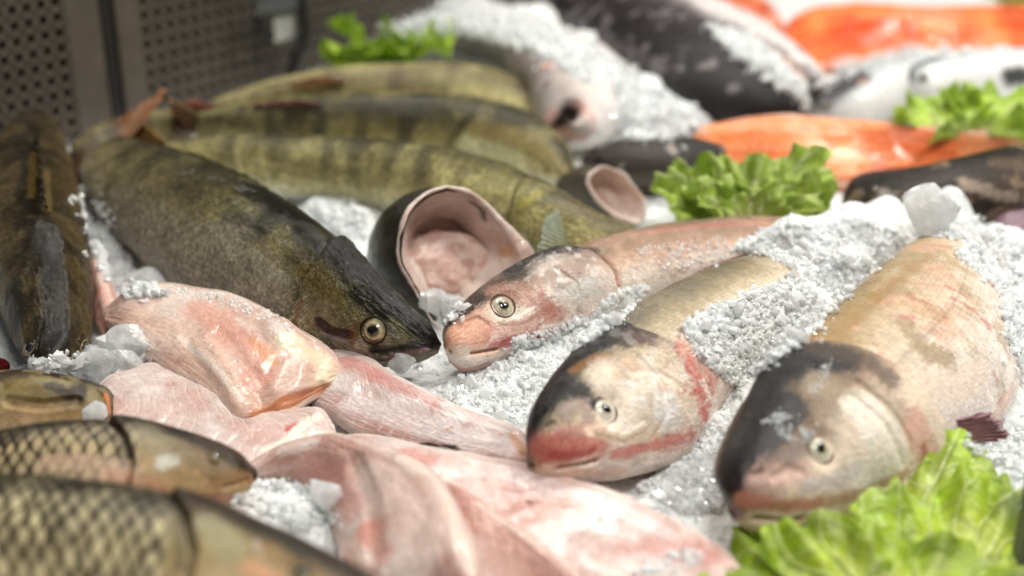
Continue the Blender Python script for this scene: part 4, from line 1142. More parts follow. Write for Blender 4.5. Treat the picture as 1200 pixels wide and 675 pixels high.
# dark fish at the right, and a dark one behind the small cut fish
r = start('dark_fish', P(1100, 230, 0), 'black and brown mottled fish at the right edge, behind the largest ice lump', 'fish', 'fish in the back rows')
sh = ribbon([(990, 226, .026), (1004, 206, .042), (1050, 199, .052), (1110, 188, .056), (1170, 176, .056), (1250, 165, .05)],
            [(996, 238, .016), (1016, 256, .008), (1060, 268, .006), (1120, 276, .006), (1180, 276, .006), (1260, 268, .010)], [.008, .024, .032, .034, .034, .028], ns=320, nt=190)
grad(sh, [(1, '#1a1512'), (.5, '#241c16'), (0, '#3a2c20'), (-.5, '#2a2420'), (-1, '#6a5e54')], .3, 40)
speckle(sh, '#8f7a62', 45, .58, .7, 7); speckle(sh, '#120e0c', 60, .55, .7, 8)
sh.paint([(1130, 215), (1170, 228), (1190, 232)], 9, '#a89684', .7, .9, .8)
sh.paint([(1035, 225), (1050, 240), (1062, 252)], 9, '#a59a92', .7, .9, .8)
sh.paint([(1170, 190), (1200, 195)], 14, '#5a4632', .7, .9, .6)
sh.build('body', M['dark'], r, np.stack([sh.u, sh.w], -1))
add_eye(r, sh, 1024, 222, 6, ring='#15110f', iris='#6a5c48', inner='#3a3026', pr=.5)
add_fin('pectoral_fin', r, [(1060, 250, .03), (1066, 240, .034), (1072, 232, .036)], [(1024, 262, .036), (1036, 240, .05), (1050, 222, .056)], M['fin'], '#4a423c', '#9a8f88', 9)

r = start('purple_fish', P(1190, 290, 0), 'dull purple piece of fish sticking out of the ice at the right edge', 'fish', 'fish in the back rows')
sh = ribbon([(1160, 276, .022), (1168, 256, .036), (1195, 246, .042), (1240, 240, .04)], [(1166, 290, .008), (1180, 300, .006), (1205, 304, .006), (1250, 300, .006)], [.006, .018, .022, .018], ns=120, nt=100)
sh.col[:] = hexc('#6a4c58'); speckle(sh, '#8f7a84', 80, .5, .7); speckle(sh, '#3f2a34', 60, .55, .7, 9)
sh.build('body', M['dark'], r, np.stack([sh.u, sh.w], -1))

r = start('dark_fish', P(750, 190, 0), 'dark grey wet fish lying behind the small hollow cut fish and the middle lettuce', 'fish', 'fish in the back rows')
sh = ribbon([(682, 190, .03), (700, 172, .04), (745, 160, .048), (800, 164, .048), (850, 176, .04)], [(690, 205, .016), (710, 216, .008), (750, 220, .006), (800, 216, .006), (850, 205, .01)], [.008, .022, .028, .026, .012], ns=200, nt=130)
grad(sh, [(1, '#221c18'), (.4, '#352d28'), (-.2, '#4a423c'), (-1, '#7a7068')], .3, 40); speckle(sh, '#b5aaa4', 90, .6, .7, 7)
sh.build('body', M['dark'], r, np.stack([sh.u, sh.w], -1))

# ------------------------------------------------------------------ salmon
def salmon(label, D, V, W, seed, ex=3., base='#e07a3e', pale='#efa878', deep='#cf5a26'):
    r = start('salmon_fillet', P(*D[len(D) // 2][:2], 0), label, 'salmon fillet', 'orange salmon fillets')
    sh = ribbon(D, V, [w * .62 for w in W], ns=280, nt=150, ex=3.6)
    fillet(sh, base=base, pale=pale, deep=deep, fib=.5, seed=seed)
    sh.paint([D[1][:2], D[len(D) // 2][:2], D[-2][:2]], 10, pale, .6, 1., .8)
    for q_ in np.linspace(.2, .9, 6):
        st_ = sstep(.06, .0, np.abs(sh.ct - (1 - 2 * q_) + (fbm(sh.v0 * 9, 3, seed + 7) - .5) * .5)) * sh_front(sh) * .2
        sh.col = sh.col + (hexc('#f3c8a4') - sh.col) * st_[..., None]
    return r, sh
r, sh = salmon('long orange salmon fillet crossing behind the middle lettuce, below the black-backed fish',
    [(770, 170, .02), (805, 152, .034), (870, 142, .04), (940, 140, .042), (1010, 144, .042), (1080, 150, .042), (1150, 152, .04), (1240, 146, .036)],
    [(780, 186, .01), (830, 202, .006), (890, 214, .004), (950, 220, .004), (1020, 218, .004), (1085, 208, .004), (1160, 194, .004), (1250, 176, .006)],
    [.005, .012, .015, .016, .016, .015, .014, .010], 81, base='#dd7a3e', pale='#e9a06c', deep='#d2622a')
done(r, sh, 'salmon')
r, sh = salmon('bright orange salmon fillet along the top right, behind the silver-white fish',
    [(905, 50, .02), (940, 16, .04), (1000, 8, .048), (1070, 10, .05), (1140, 10, .05), (1260, 6, .046)],
    [(910, 72, .01), (955, 84, .006), (1010, 76, .005), (1070, 72, .005), (1140, 74, .005), (1270, 76, .006)],
    [.006, .014, .018, .018, .018, .014], 83, base='#de6428', pale='#ea8c48', deep='#cf4c18')
done(r, sh, 'salmon')
r, sh = salmon('orange salmon fillet at the top centre, directly behind the black-backed fish',
    [(920, 28, .03), (890, -8, .046), (830, -22, .05), (760, -30, .05), (690, -34, .046), (600, -30, .04)],
    [(918, 52, .014), (880, 40, .008), (820, 22, .006), (755, 12, .006), (690, 8, .006), (600, 4, .006)],
    [.008, .016, .018, .018, .016, .010], 87, base='#de6028', pale='#eca078', deep='#cc4618')
sh.paint([(830, 10), (870, 20), (900, 30)], 14, '#eebca6', .7, .9, .5)
done(r, sh, 'salmon')

# ------------------------------------------------------------------ lettuce
def leaf(root, base, tip, width, seed, lift=.008, ruff=.006, c_rib='#dfe6ae', c_mid='#b3cf45', c_edge='#9cc42c', nr=110, na=300, span=1.3, side=0., cup=.10, blister=.009):
    "one frilled, blistered leaf fanning from base to tip"
    g = np.random.default_rng(seed)
    base = np.asarray(base, float); tip = np.asarray(tip, float)
    ax = tip - base; Lg = np.linalg.norm(ax); ax /= Lg
    n = np.array([0, -.30, 1.0]) + np.array([side, 0, 0]); n -= ax * (n @ ax); n /= np.linalg.norm(n)
    lat = np.cross(n, ax)
    q = np.linspace(0.02, 1, nr)[:, None]; a = np.linspace(-1, 1, na)[None, :]
    ph = g.random(10) * 6.28
    an = fbm(np.stack([a * 3.2 + seed, 0 * a, 0 * a], -1), 3, seed) - .5
    lob = .93 + .34 * an + .04 * np.sin(a * 9 + ph[1] + 4 * an) + .035 * np.sin(a * 21 + ph[2] + 6 * an) + .018 * np.sin(a * 47 + ph[6] + 9 * an)
    rr = q * (1 + (lob - 1) * sstep(.35, 1, q))
    ang = a * span
    y = rr * np.cos(ang) * Lg; x = rr * np.sin(ang) * width
    fr = sstep(.25, 1, q)
    z = lift * np.sin(rr * math.pi * .5) + cup * (x ** 2) / width * .8
    z = z + ruff * fr ** 2 * (np.sin(a * 8 + ph[3] + q * 2 + 5 * an) + .6 * np.sin(a * 17 + ph[4] - q * 3 + 6 * an) + .22 * np.sin(a * 37 + ph[5] + 8 * an))
    pos = np.stack([x + 0 * q, y + 0 * q, 0 * z + seed * .37], -1)
    wr = fbm(pos * 22, 3, seed) - .5
    bl = np.abs(fbm(pos * 40, 3, seed + 3) * 2 - 1)
    z = z + wr * blister * 2 * fr + bl * blister * .9 * (.3 + .7 * fr)
    veins = np.abs(((a * 4 + .35 * np.sin(q * 5 + ph[7]) + wr * 1.2) % 1) - .5) * 2
    vein = sstep(.86, .98, veins) * (1 - .45 * q)
    v2 = np.abs(((q * 7 - np.abs(a) * 4 + wr * 2.) % 1) - .5) * 2
    vein = np.maximum(vein, sstep(.88, .99, v2) * .6 * fr)
    rib = np.exp(-(a * (.3 + q * 1.2) / .06) ** 2)
    z = z + (vein * .0022 + rib * .003)
    x = x + wr * .012 * fr
    v = base + lat * x[..., None] + ax * (y + 0 * a)[..., None] + n * z[..., None]
    nn = np.cross(np.gradient(v, axis=0), np.gradient(v, axis=1)); nn /= np.linalg.norm(nn, axis=-1, keepdims=True) + 1e-9
    th = .0007
    ring = np.concatenate([v + nn * th / 2, (v - nn * th / 2)[:, ::-1]], 1)
    c = hexc(c_mid) + (hexc(c_edge) - hexc(c_mid)) * sstep(.3, 1, q + wr)[..., None]
    c = c * (.82 + .7 * (fbm(pos * 90, 4, seed + 9) - .25))[..., None]
    c = c + (hexc(c_rib) - c) * np.clip(vein * .75 + rib * .8 * (1.1 - q) + .25 * sstep(.12, 0, bl), 0, 1)[..., None]
    c = c + (hexc('#e6eac0') - c) * (sstep(.35, .0, q) * .7 + 0 * a)[..., None]
    cc = np.concatenate([c, c[:, ::-1]], 1)
    f = grid_faces(nr, 2 * na, True)
    j = np.arange(na - 1); b0 = (nr - 1) * 2 * na
    e = np.stack([j, j + 1, 2 * na - 2 - j, 2 * na - 1 - j], -1)
    f = np.vstack([f, e[:, ::-1], e + b0])
    SOLIDS.append((v[::6, ::8].reshape(-1, 3), grid_faces(v[::6, ::8].shape[0], v[::6, ::8].shape[1], False), root.name))
    return mesh_np('leaf', local(root, ring.reshape(-1, 3)), [f], M['leaf'], root, np.clip(cc.reshape(-1, 3), .002, .95))

def lettuce(label, at, leaves):
    r = start('lettuce', P(*at, 0), label, 'lettuce', 'lettuce garnishes on the counter')
    for i, (b, t, w, kw) in enumerate(leaves):
        leaf(r, P(*b), P(*t), w, seed=int(at[0]) + 13 * i, **kw)
    return r
K1 = dict(c_mid='#c4d548', c_edge='#aecb34', c_rib='#dfe6aa', blister=.006, ruff=.007)
lettuce('large frilly green lettuce under the chin of the front right carp', (1020, 640), [
    ((1050, 710, .0), (1100, 530, .026), .070, dict(**K1)),
    ((1120, 740, .0), (1184, 578, .026), .065, dict(**K1)),
    ((935, 705, .0), (884, 618, .012), .034, dict(**K1)),
    ((1040, 780, .01), (1110, 636, .034), .090, dict(**K1)),
    ((960, 760, .01), (972, 650, .024), .062, dict(**K1)),
])
K2 = dict(c_mid='#bfcf60', c_edge='#a8c248', c_rib='#e2e8bc', nr=80, na=240, ruff=.007, lift=.012)
lettuce('bright green frilly lettuce in the middle, between the small cut fish and the dark fish', (870, 235), [
    ((850, 268, .01), (768, 214, .040), .055, K2), ((865, 268, .01), (820, 192, .050), .050, K2), ((880, 268, .01), (885, 192, .050), .055, K2),
    ((890, 268, .01), (960, 184, .055), .050, K2), ((900, 268, .01), (978, 228, .045), .050, K2),
    ((860, 268, .02), (800, 240, .040), .045, K2), ((885, 268, .02), (905, 226, .045), .055, K2), ((875, 268, .02), (860, 222, .05), .05, K2),
])
K3 = dict(c_mid='#c2da4c', c_edge='#abcb38', c_rib='#d6de9c', nr=60, na=160, ruff=.008)
lettuce('small green lettuce far back by the metal wall, with white ice beneath it', (450, 78), [
    ((440, 84, .03), (396, 34, .085), .06, K3), ((450, 84, .03), (452, 44, .08), .07, K3), ((470, 84, .03), (528, 58, .07), .065, K3), ((450, 84, .03), (480, 60, .075), .06, K3)])
lettuce('green lettuce at the far right, lying on the salmon in front of the silver fish', (1130, 140), [
    ((1110, 160, .036), (1068, 118, .050), .05, K3), ((1130, 160, .036), (1120, 138, .05), .05, K3), ((1160, 158, .036), (1205, 116, .055), .06, K3), ((1150, 158, .036), (1170, 132, .05), .05, K3)])
lettuce('scrap of green lettuce at the very top, above the white-faced fish', (590, 0), [((590, 10, .0), (585, -10, .04), .05, K3)])
lettuce('scrap of green lettuce in the top right corner, behind the bright salmon', (1180, 0), [((1180, 10, .03), (1185, -12, .06), .05, K3)])
# ------------------------------------------------------------------ counter of crushed ice
def base_h(x, y):
    p = np.stack([x, y, 0 * x], -1)
    return (fbm(p * 16, 3, 77) - .5) * .018 + (fbm(p * 70, 3, 78) - .5) * .008 - .002
MOUNDS = [  # x, y on the plan, centre height, radius (m)
    (470, 470, .006, .05), (560, 455, .010, .05), (640, 425, .018, .04), (690, 400, .022, .035),
    (730, 360, .026, .025), (930, 285, .058, .04), (1000, 275, .058, .04), (990, 320, .060, .035), (930, 360, .050, .035), (880, 390, .046, .03), (1040, 265, .058, .03),
    (860, 440, .030, .03), (850, 500, .014, .035), (800, 560, .008, .04), (770, 590, .006, .03),
    (1180, 300, .05, .05), (1220, 380, .045, .06), (1190, 560, .02, .03), (1110, 250, .055, .03),
    (150, 260, .020, .03), (180, 320, .018, .025), (140, 410, .010, .03), (60, 425, .012, .03), (420, 255, .018, .03), (380, 240, .018, .03), (520, 370, .012, .02),
    (310, 600, .012, .05), (350, 600, .012, .04),
    (760, 110, .05, .07), (700, 60, .055, .08), (790, 140, .035, .05), (620, 30, .06, .08), (540, 15, .05, .10), (470, 20, .04, .1), (900, 70, .05, .05), (450, 85, .03, .03),
]
MC = [(P(a, b, c * .6)[0], P(a, b, c * .6)[1], c, r_) for a, b, c, r_ in MOUNDS]
def ice_h(x, y):
    h = base_h(x, y)
    for mx, my, c, r_ in MC:
        g = np.exp(-((x - mx) ** 2 + (y - my) ** 2) / (r_ * r_) * 1.1)
        h = np.maximum(h, h * (1 - g) + g * (c + (fbm(np.stack([x, y, 0 * x], -1) * 60, 3, 79) - .5) * .012) - .004 * (1 - g))
    return h
gx = np.linspace(-1.0, 1.0, 620); gy = np.linspace(.45, 2.6, 640)
X, Y = np.meshgrid(gx, gy, indexing='ij')
Z = ice_h(X, Y)
V = np.stack([X, Y, Z], -1)
bed = mesh_np('ice_bed', V.reshape(-1, 3), [grid_faces(620, 640, False)], M['ice'])
tag(bed, kind='structure')
cv = V[::4, ::4]
BED_F = grid_faces(cv.shape[0], cv.shape[1], False)

# one surface to drop the grains on
vs, fs, own, n0 = [cv.reshape(-1, 3)], [BED_F], [np.zeros(len(BED_F), int)], len(cv.reshape(-1, 3))
for k, (v, f, nm) in enumerate(SOLIDS):
    vs.append(v); fs.append(f + n0); own.append(np.full(len(f), k + 1)); n0 += len(v)
own = np.concatenate(own)
BVH = BVHTree.FromPolygons(np.concatenate(vs).tolist(), np.concatenate(fs).tolist())

def inside(poly, x, y):
    c = False; j = len(poly) - 1
    for i in range(len(poly)):
        xi, yi = poly[i]; xj, yj = poly[j]
        if (yi > y) != (yj > y) and x < (xj - xi) * (y - yi) / (yj - yi + 1e-9) + xi: c = not c
        j = i
    return c

SPOT = []       # position, size
def rain(n, xr, yr, size):
    for _ in range(n):
        x = rng.uniform(*xr); y = rng.uniform(*yr)
        if abs(x) > .10 + .40 * y: continue
        h = BVH.ray_cast(Vector((x, y, .5)), Vector((0, 0, -1)))
        if h[0] is None or own[h[2]] != 0: continue
        s = size * (.32 + 1.15 * rng.random() ** 2.2) * (1.8 if rng.random() < .05 else 1)
        SPOT.append((h[0][0], h[0][1], h[0][2] - s * .20, s))
def heap(poly, n, size, layers=1, on_fish=True):
    n = int(n * 3.2); size = size * .70
    "grains lying on whatever is there inside a patch of the counter"
    xs = [p[0] for p in poly]; ys = [p[1] for p in poly]
    k = 0; tries = 0
    while k < n and tries < n * 8:
        tries += 1
        px = rng.uniform(min(xs), max(xs)); py = rng.uniform(min(ys), max(ys))
        if not inside(poly, px, py): continue
        if rng.random() < .08: px += rng.normal(0, 8); py += rng.normal(0, 6)
        d = ray(px, py); d = d / np.linalg.norm(d)
        h = BVH.ray_cast(Vector(CAM), Vector(d))
        if h[0] is None: continue
        if not on_fish and own[h[2]] != 0: continue
        s = size * (.32 + 1.15 * rng.random() ** 2.2) * (1.8 if rng.random() < .05 else 1)
        SPOT.append((h[0][0], h[0][1], h[0][2] - s * .05 + s * .45 * rng.integers(0, layers + 1) * rng.random(), s)); k += 1

rain(75000, (-.62, .62), (.60, 1.25), .0034)
rain(16000, (-.9, .9), (1.25, 2.1), .006)
heap([(858, 292), (900, 268), (1020, 262), (1060, 280), (1020, 320), (970, 370), (930, 410), (900, 400), (930, 350), (940, 322), (905, 302)], 3000, .0052, 2)
heap([(800, 385), (830, 362), (880, 345), (930, 325), (975, 350), (960, 385), (900, 430), (870, 455), (840, 440), (812, 412)], 2000, .0052, 2)
heap([(740, 290), (850, 276), (862, 300), (780, 318)], 110, .0030, 0)
heap([(690, 372), (730, 340), (760, 335), (740, 365), (690, 400), (640, 430), (590, 425), (640, 400)], 900, .005, 1)
heap([(590, 425), (640, 405), (690, 395), (665, 425), (640, 460), (620, 500), (560, 480), (510, 460)], 1200, .005, 1, False)
heap([(750, 575), (790, 535), (830, 505), (860, 470), (870, 440), (855, 520), (848, 560), (845, 600), (800, 600)], 1200, .005, 1, False)
heap([(1120, 300), (1150, 270), (1200, 290), (1200, 440), (1180, 400), (1170, 340)], 1400, .0056, 2)
heap([(1060, 262), (1100, 250), (1180, 270), (1150, 290), (1110, 280), (1070, 275)], 500, .006, 2)
heap([(1130, 520), (1160, 500), (1200, 500), (1200, 560), (1160, 540)], 350, .006, 1)
heap([(92, 230), (118, 240), (145, 290), (165, 330), (200, 345), (150, 350), (120, 320), (104, 280)], 700, .006, 1)
heap([(20, 425), (60, 420), (110, 412), (160, 395), (170, 420), (130, 440), (60, 436)], 260, .007, 1)
heap([(200, 335), (260, 345), (320, 365), (350, 390), (330, 385), (270, 360), (210, 348)], 90, .0034, 0)
heap([(500, 350), (535, 350), (545, 365), (520, 382), (508, 368)], 160, .0055, 2)
heap([(345, 236), (440, 238), (430, 260), (410, 280), (380, 258)], 400, .006, 1, False)
heap([(270, 585), (330, 562), (375, 575), (392, 610), (380, 632), (330, 612)], 500, .005, 1)
heap([(700, 60), (760, 100), (830, 140), (810, 160), (730, 165), (720, 110)], 1500, .0065, 2)
heap([(440, 30), (520, 8), (620, 12), (700, 60), (690, 100), (620, 60), (540, 40), (460, 45)], 2000, .0065, 2)
heap([(830, 30), (880, 40), (940, 95), (950, 125), (905, 95), (850, 55)], 700, .0065, 1)
heap([(945, 110), (985, 76), (1060, 56), (1190, 56), (1190, 62), (1060, 68), (990, 90)], 220, .0065, 1)
for q_ in ([(905, 492), (925, 500), (935, 520), (915, 515)], [(892, 496), (910, 484), (936, 488), (912, 496)], [(945, 460), (955, 440), (975, 420), (972, 440), (958, 464)], [(936, 500), (955, 508), (945, 520)]):
    heap(q_, 34, .0020, 1)
heap([(600, 395), (650, 385), (690, 372), (700, 385), (640, 405), (600, 420)], 200, .0045, 1)
heap([(760, 655), (800, 640), (830, 650), (800, 672), (740, 675)], 50, .004, 0)

def grains(spots, jit=.32):
    "each grain an angular lump of its own shape and turn"
    t = (1 + 5 ** .5) / 2
    ico = np.array([(-1, t, 0), (1, t, 0), (-1, -t, 0), (1, -t, 0), (0, -1, t), (0, 1, t), (0, -1, -t), (0, 1, -t), (t, 0, -1), (t, 0, 1), (-t, 0, -1), (-t, 0, 1)]) / 1.9
    icf = np.array([(0, 11, 5), (0, 5, 1), (0, 1, 7), (0, 7, 10), (0, 10, 11), (1, 5, 9), (5, 11, 4), (11, 10, 2), (10, 7, 6), (7, 1, 8), (3, 9, 4), (3, 4, 2), (3, 2, 6), (3, 6, 8), (3, 8, 9), (4, 9, 5), (2, 4, 11), (6, 2, 10), (8, 6, 7), (9, 8, 1)])
    sp = np.asarray(spots); n = len(sp)
    v = ico[None] * (1 + rng.normal(0, jit, (n, 12, 1)).clip(-.55, .6)) + rng.normal(0, .10, (n, 12, 3))
    v = v * (rng.uniform(.55, 1.25, (n, 1, 3)))
    A = rng.normal(0, 1, (n, 3, 3)); Q = np.linalg.qr(A)[0]
    Q[np.linalg.det(Q) < 0, :, 0] *= -1
    v = np.einsum('nij,nkj->nki', Q, v) * (sp[:, 3] * .5)[:, None, None] + sp[:, None, :3]
    f = icf[None] + (np.arange(n) * 12)[:, None, None]
    return v.reshape(-1, 3), f.reshape(-1, 3)
v, f = grains(SPOT)
g = mesh_np('crushed_ice', v, [f], M['grain'], smooth=False)
g.data.polygons.foreach_set('use_smooth', np.repeat(rng.random(len(SPOT)) < .3, 20))
tag(g, 'loose grains of crushed ice strewn over the counter and fish', 'crushed ice', kind='stuff')

# bigger clear lumps, each its own
CH = [((1092, 252, .070), .021, 'largest clear ice lump, standing up before the dark fish at the right'),
      ((112, 424, .018), .014, 'clear flat ice lump just right of the facing zander nose'),
      ((150, 408, .020), .015, 'clear wet ice lump at the left end of the thick folded fillet'),
      ((86, 430, .016), .012, 'small clear ice lump under the facing zander nose'),
      ((150, 428, .014), .013, 'clear ice lump above the pale sheet fillet, beside the brown fish head'),
      ((112, 487, .038), .008, 'small white ice lump on the brown fish head'),
      ((470, 428, .020), .008, 'clear ice bead by the lower jaw of the dark zander'),
      ((508, 352, .02), .012, 'rounded ice lump inside the large hollow cut fish, left one'),
      ((530, 356, .02), .011, 'rounded ice lump inside the large hollow cut fish, right one'),
      ((378, 580, .028), .010, 'white ice lump leaning on the domed pink fillet')]
for (q, s, lab) in CH:
    p = P(*q)
    k = rng.integers(1 << 30)
    bm_v, bm_f = [], []
    nr_, na_ = 18, 24
    th = np.linspace(0, math.pi, nr_)[:, None]; az = np.linspace(0, 2 * math.pi, na_, endpoint=False)[None, :]
    d = np.stack([np.sin(th) * np.cos(az), np.sin(th) * np.sin(az), np.cos(th) + 0 * az], -1)
    pl = rng.normal(0, 1, (14, 3)); pl /= np.linalg.norm(pl, axis=1, keepdims=True); pd = rng.uniform(.55, .95, 14)
    rad = np.min(np.where((d @ pl.T) > .05, pd / np.maximum(d @ pl.T, .05), 9), -1).clip(.3, 1.25)
    rad = rad * (1 + .12 * (fbm(d * 3 + q[0], 3, 3) - .5))
    v = d * rad[..., None] * s * np.array([1., .8, .85])
    o = mesh_np('ice_lump', v.reshape(-1, 3), [grid_faces(nr_, na_, True)], M['chunk'], smooth=False)
    o.location = p
    tag(o, lab, 'ice lump', 'larger lumps of ice')

# ------------------------------------------------------------------ perforated metal wall at the left
G1 = P(-60, 208, 0); G2 = P(470, 60, 0)
wd = (G2 - G1); wd[2] = 0; WL = np.linalg.norm(wd); wd /= WL
wn = np.array([wd[1], -wd[0], 0]);
def on_wall(px, py):
    return PP(px, py, G1, wn)
def wall_s(px, py):
    p = on_wall(px, py); return (p - G1) @ wd
def perforated(label, s0, s1, solid_l, solid_r, pitch=.0142, hole=.0046, z0=-.03, z1=.42, thick=.0015, push=0.):
    root = empty('perforated_panel', G1 + wd * (s0 + s1) / 2); tag(root, label, 'metal panel', 'perforated metal panels of the wall')
    a0, a1 = s0 + solid_l, s1 - solid_r
    nx = max(1, int((a1 - a0) / pitch)); nz = int((z1 - z0) / pitch)
    a1 = a0 + nx * pitch; z1 = z0 + nz * pitch
    k = 12; an = np.arange(k) * 2 * math.pi / k
    sq = np.stack([np.cos(an), np.sin(an)], 1); sq = sq / np.abs(sq).max(1, keepdims=True) * pitch / 2
    ci = np.stack([np.cos(an), np.sin(an)], 1) * hole
    ix, iz = np.meshgrid(np.arange(nx), np.arange(nz), indexing='ij')
    cen = np.stack([a0 + (ix + .5) * pitch, z0 + (iz + .5) * pitch], -1).reshape(-1, 1, 2)
    outer = cen + sq; inner = cen + ci
    def w(p2, off):
        return G1 + wd * p2[..., :1] + np.array([0, 0, 1.]) * p2[..., 1:2] + wn * (off + push) - np.array([0, 0, G1[2]])
    A, B, Cc = w(outer, 0), w(inner, 0), w(inner, -thick)
    n = len(cen); v = np.concatenate([A, B, Cc], 1).reshape(-1, 3)
    j = np.arange(k); j2 = (j + 1) % k
    f = np.concatenate([np.stack([j, j2, k + j2, k + j], -1), np.stack([k + j, k + j2, 2 * k + j2, 2 * k + j], -1)])
    f = (f[None] + (np.arange(n) * 3 * k)[:, None, None]).reshape(-1, 4)
    mesh_np('sheet', local(root, v), [f[:, ::-1]], M['steel'], root, smooth=False)
    def box(name, b0, b1, c0, c1, o0, o1, mat):
        c = np.array([(b, z) for b in (b0, b1) for z in (c0, c1)])
        vv = np.concatenate([w(c, o0), w(c, o1)])
        ff = np.array([(0, 1, 3, 2), (4, 6, 7, 5), (0, 4, 5, 1), (2, 3, 7, 6), (0, 2, 6, 4), (1, 5, 7, 3)])
        return mesh_np(name, local(root, vv), [ff], mat, root, smooth=False)
    if solid_l: box('edge_strip', s0, a0 - .0002, z0, z1, -.004, .0012, M['steel'])
    if s1 - a1 > .004: box('edge_strip', a1 + .0002, s1, z0, z1, -.004, .0012, M['steel'])
    box('backing', s0, s1, z0, z1, -.03, -.022, M['steel_dark'])
    return root
sA = wall_s(98, 100); sB = wall_s(126, 100); sC = wall_s(142, 100); sD = wall_s(166, 80)
perforated('perforated steel panel at the far left with clear rows of holes', -.35, sB, 0, sB - sA)
perforated('perforated steel panel behind the zander row, blurred, right of the dark gap', sC, WL + .45, sD - sC, .0, push=.004)
pr = empty('dark_post', G1 + wd * (sB + sC) / 2); tag(pr, 'dark post in the gap between the two perforated panels', 'post')
c0 = G1 + wd * (sB + .002); c1 = G1 + wd * (sC - .002)
vv = np.array([p + wn * o + np.array([0, 0, z]) for p in (c0, c1) for o in (-.012, .002) for z in (-.03, .42)])
ff = np.array([(0, 1, 3, 2), (4, 6, 7, 5), (0, 4, 5, 1), (2, 3, 7, 6), (0, 2, 6, 4), (1, 5, 7, 3)])
mesh_np('upright', local(pr, vv), [ff], M['black'], pr, smooth=False)

# tag clip hanging on the second panel
def wall_pt(px, py, off): return PP(px, py, G1 + wn * off, wn)
def tube_np(pts, r, k=10):
    pts = crom(pts, 40); T = np.gradient(pts, axis=0); T /= np.linalg.norm(T, axis=1, keepdims=True)
    A = np.cross(T, [0.13, .2, 1.]); A /= np.linalg.norm(A, axis=1, keepdims=True); B = np.cross(T, A)
    an = np.arange(k) * 2 * math.pi / k
    v = pts[:, None] + r * (A[:, None] * np.cos(an)[None, :, None] + B[:, None] * np.sin(an)[None, :, None])
    v = v.reshape(-1, 3)
    return v, [grid_faces(40, k, True), np.array([list(range(k))[::-1]]), np.array([[39 * k + i for i in range(k)]])]
cl = empty('tag_clip', wall_pt(330, 60, .02)); tag(cl, 'small pale tag in a dark clip with a black rod, on the blurred metal panel', 'tag clip')
def plate(name, corners, off0, off1, mat):
    a = np.array([wall_pt(x, y, off0) for x, y in corners]); b = np.array([wall_pt(x, y, off1) for x, y in corners])
    v = np.concatenate([a, b]); ff = np.array([(0, 1, 2, 3), (7, 6, 5, 4), (0, 4, 5, 1), (1, 5, 6, 2), (2, 6, 7, 3), (3, 7, 4, 0)])
    mesh_np(name, local(cl, v), [ff], mat, cl, smooth=False)
plate('tag_plate', [(320, 18), (346, 12), (346, 44), (322, 50)], .030, .034, M['white_tag'])
plate('clip_top', [(300, 2), (350, -8), (350, 10), (302, 18)], .034, .042, M['grey'])
v, f = tube_np([wall_pt(304, 20, .04), wall_pt(308, 34, .042), wall_pt(318, 42, .04)], .005); mesh_np('clip_hook', local(cl, v), f, M['black'], cl)
v, f = tube_np([wall_pt(352, -20, .04), wall_pt(356, 20, .044), wall_pt(358, 42, .044), wall_pt(346, 70, .04), wall_pt(334, 104, .03)], .0055); mesh_np('rod', local(cl, v), f, M['black'], cl)

# dark upright at the right edge, close to us
b0 = P(1207, 690, 0.0)
up = empty('divider_post', b0); tag(up, 'dark grey upright of the counter divider at the lower right edge', 'post')
top = PP(1205, 432, b0, np.array([0, 1., 0]))[2]
vv = np.array([(x, y, z) for x in (-.010, .012) for y in (-.006, .006) for z in (-.03, top)]) 
mesh_np('upright', vv, [ff], M['grey'], up, smooth=False)
vv2 = np.array([(x, y, z) for x in (-.012, .014) for y in (-.008, .008) for z in (top + .0003, top + .004)])
mesh_np('cap', vv2, [ff], M['black'], up, smooth=False)

# red scrap at the left edge
r = empty('gill_scrap', P(2, 430, .02)); tag(r, 'dark red scrap of gill at the left edge, beside the facing zander', 'fish scrap')
th = np.linspace(0, math.pi, 30)[:, None]; az = np.linspace(0, 2 * math.pi, 40, endpoint=False)[None, :]
d = np.stack([np.sin(th) * np.cos(az), np.sin(th) * np.sin(az), np.cos(th) + 0 * az], -1)
v = d * (1 + .5 * (fbm(d * 2.2, 4, 5) - .5))[..., None] * np.array([.009, .008, .005]) + P(-6, 430, .012)
mesh_np('gill', local(r, v.reshape(-1, 3)), [grid_faces(30, 40, True)], M['carp'], r, np.ones((1200, 3)) * hexc('#5a1414') * (.6 + .8 * fbm(d * 5, 3, 3)).reshape(-1, 1))

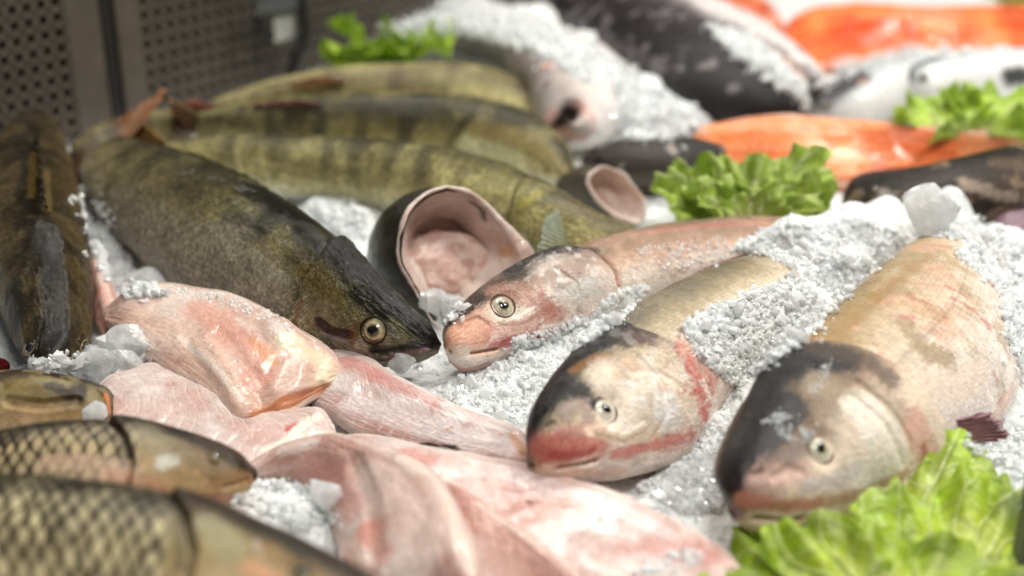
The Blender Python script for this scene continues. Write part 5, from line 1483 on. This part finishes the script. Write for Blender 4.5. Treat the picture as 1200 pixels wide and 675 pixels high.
# ------------------------------------------------------------------ light, world, camera
w = bpy.data.worlds.new('World'); SC.world = w; w.use_nodes = True
wt = w.node_tree; bg = wt.nodes['Background']; bg.inputs[1].default_value = .11      # pale ceiling above, dim shop around
tc = wt.nodes.new('ShaderNodeTexCoord'); sx = wt.nodes.new('ShaderNodeSeparateXYZ'); wt.links.new(tc.outputs['Generated'], sx.inputs[0])
cr = wt.nodes.new('ShaderNodeValToRGB'); wt.links.new(sx.outputs['Z'], cr.inputs[0]); wt.links.new(cr.outputs[0], bg.inputs[0])
cr.color_ramp.elements[0].position = .05; cr.color_ramp.elements[0].color = (.12, .11, .10, 1)
cr.color_ramp.elements[1].position = .75; cr.color_ramp.elements[1].color = (.97, .98, 1, 1)
def lamp(name, loc, target, size, sy, power, col):
    l = bpy.data.lights.new(name, 'AREA'); l.shape = 'RECTANGLE'; l.size = size; l.size_y = sy; l.energy = power; l.color = col
    o = bpy.data.objects.new(name, l); COLL.objects.link(o); o.location = loc
    o.rotation_euler = (Vector(target) - Vector(loc)).to_track_quat('-Z', 'Y').to_euler()
    return o
for x_, y_, z_, w_ in ((1.10, .85, 1.45, 19), (.70, 1.65, 1.55, 13), (.0, 1.85, 1.55, 9), (-.45, 1.55, 1.5, 8)):
    lamp('ceiling_lamp', (x_, y_, z_), (.15, .9, 0), .20, .20, w_, (1, .955, .88))
lamp('ceiling_lamp', (.20, -.05, 1.7), (.10, .9, 0), 0.5, .22, 20, (1, .965, .91))

cam = bpy.data.cameras.new('camera'); co = bpy.data.objects.new('camera', cam); COLL.objects.link(co)
co.location = CAM; co.rotation_euler = (math.pi / 2 - PITCH, 0, 0)
cam.sensor_width = 36; cam.lens = 36 * FPX / 1200
cam.clip_start = .02; cam.clip_end = 50
cam.dof.use_dof = True; cam.dof.focus_distance = .875; cam.dof.aperture_fstop = 3.0; cam.dof.aperture_blades = 0
SC.camera = co
SC.view_settings.view_transform = 'Standard'; SC.view_settings.look = 'None'; SC.view_settings.exposure = -.08; SC.view_settings.gamma = 1
SC.render.engine = 'CYCLES'
SC.cycles.max_bounces = 14; SC.cycles.transmission_bounces = 10; SC.cycles.diffuse_bounces = 7; SC.cycles.glossy_bounces = 3
SC.cycles.transparent_max_bounces = 14
SC.cycles.use_denoising = True
SC.cycles.caustics_reflective = False; SC.cycles.caustics_refractive = False
SC.cycles.sample_clamp_indirect = 4
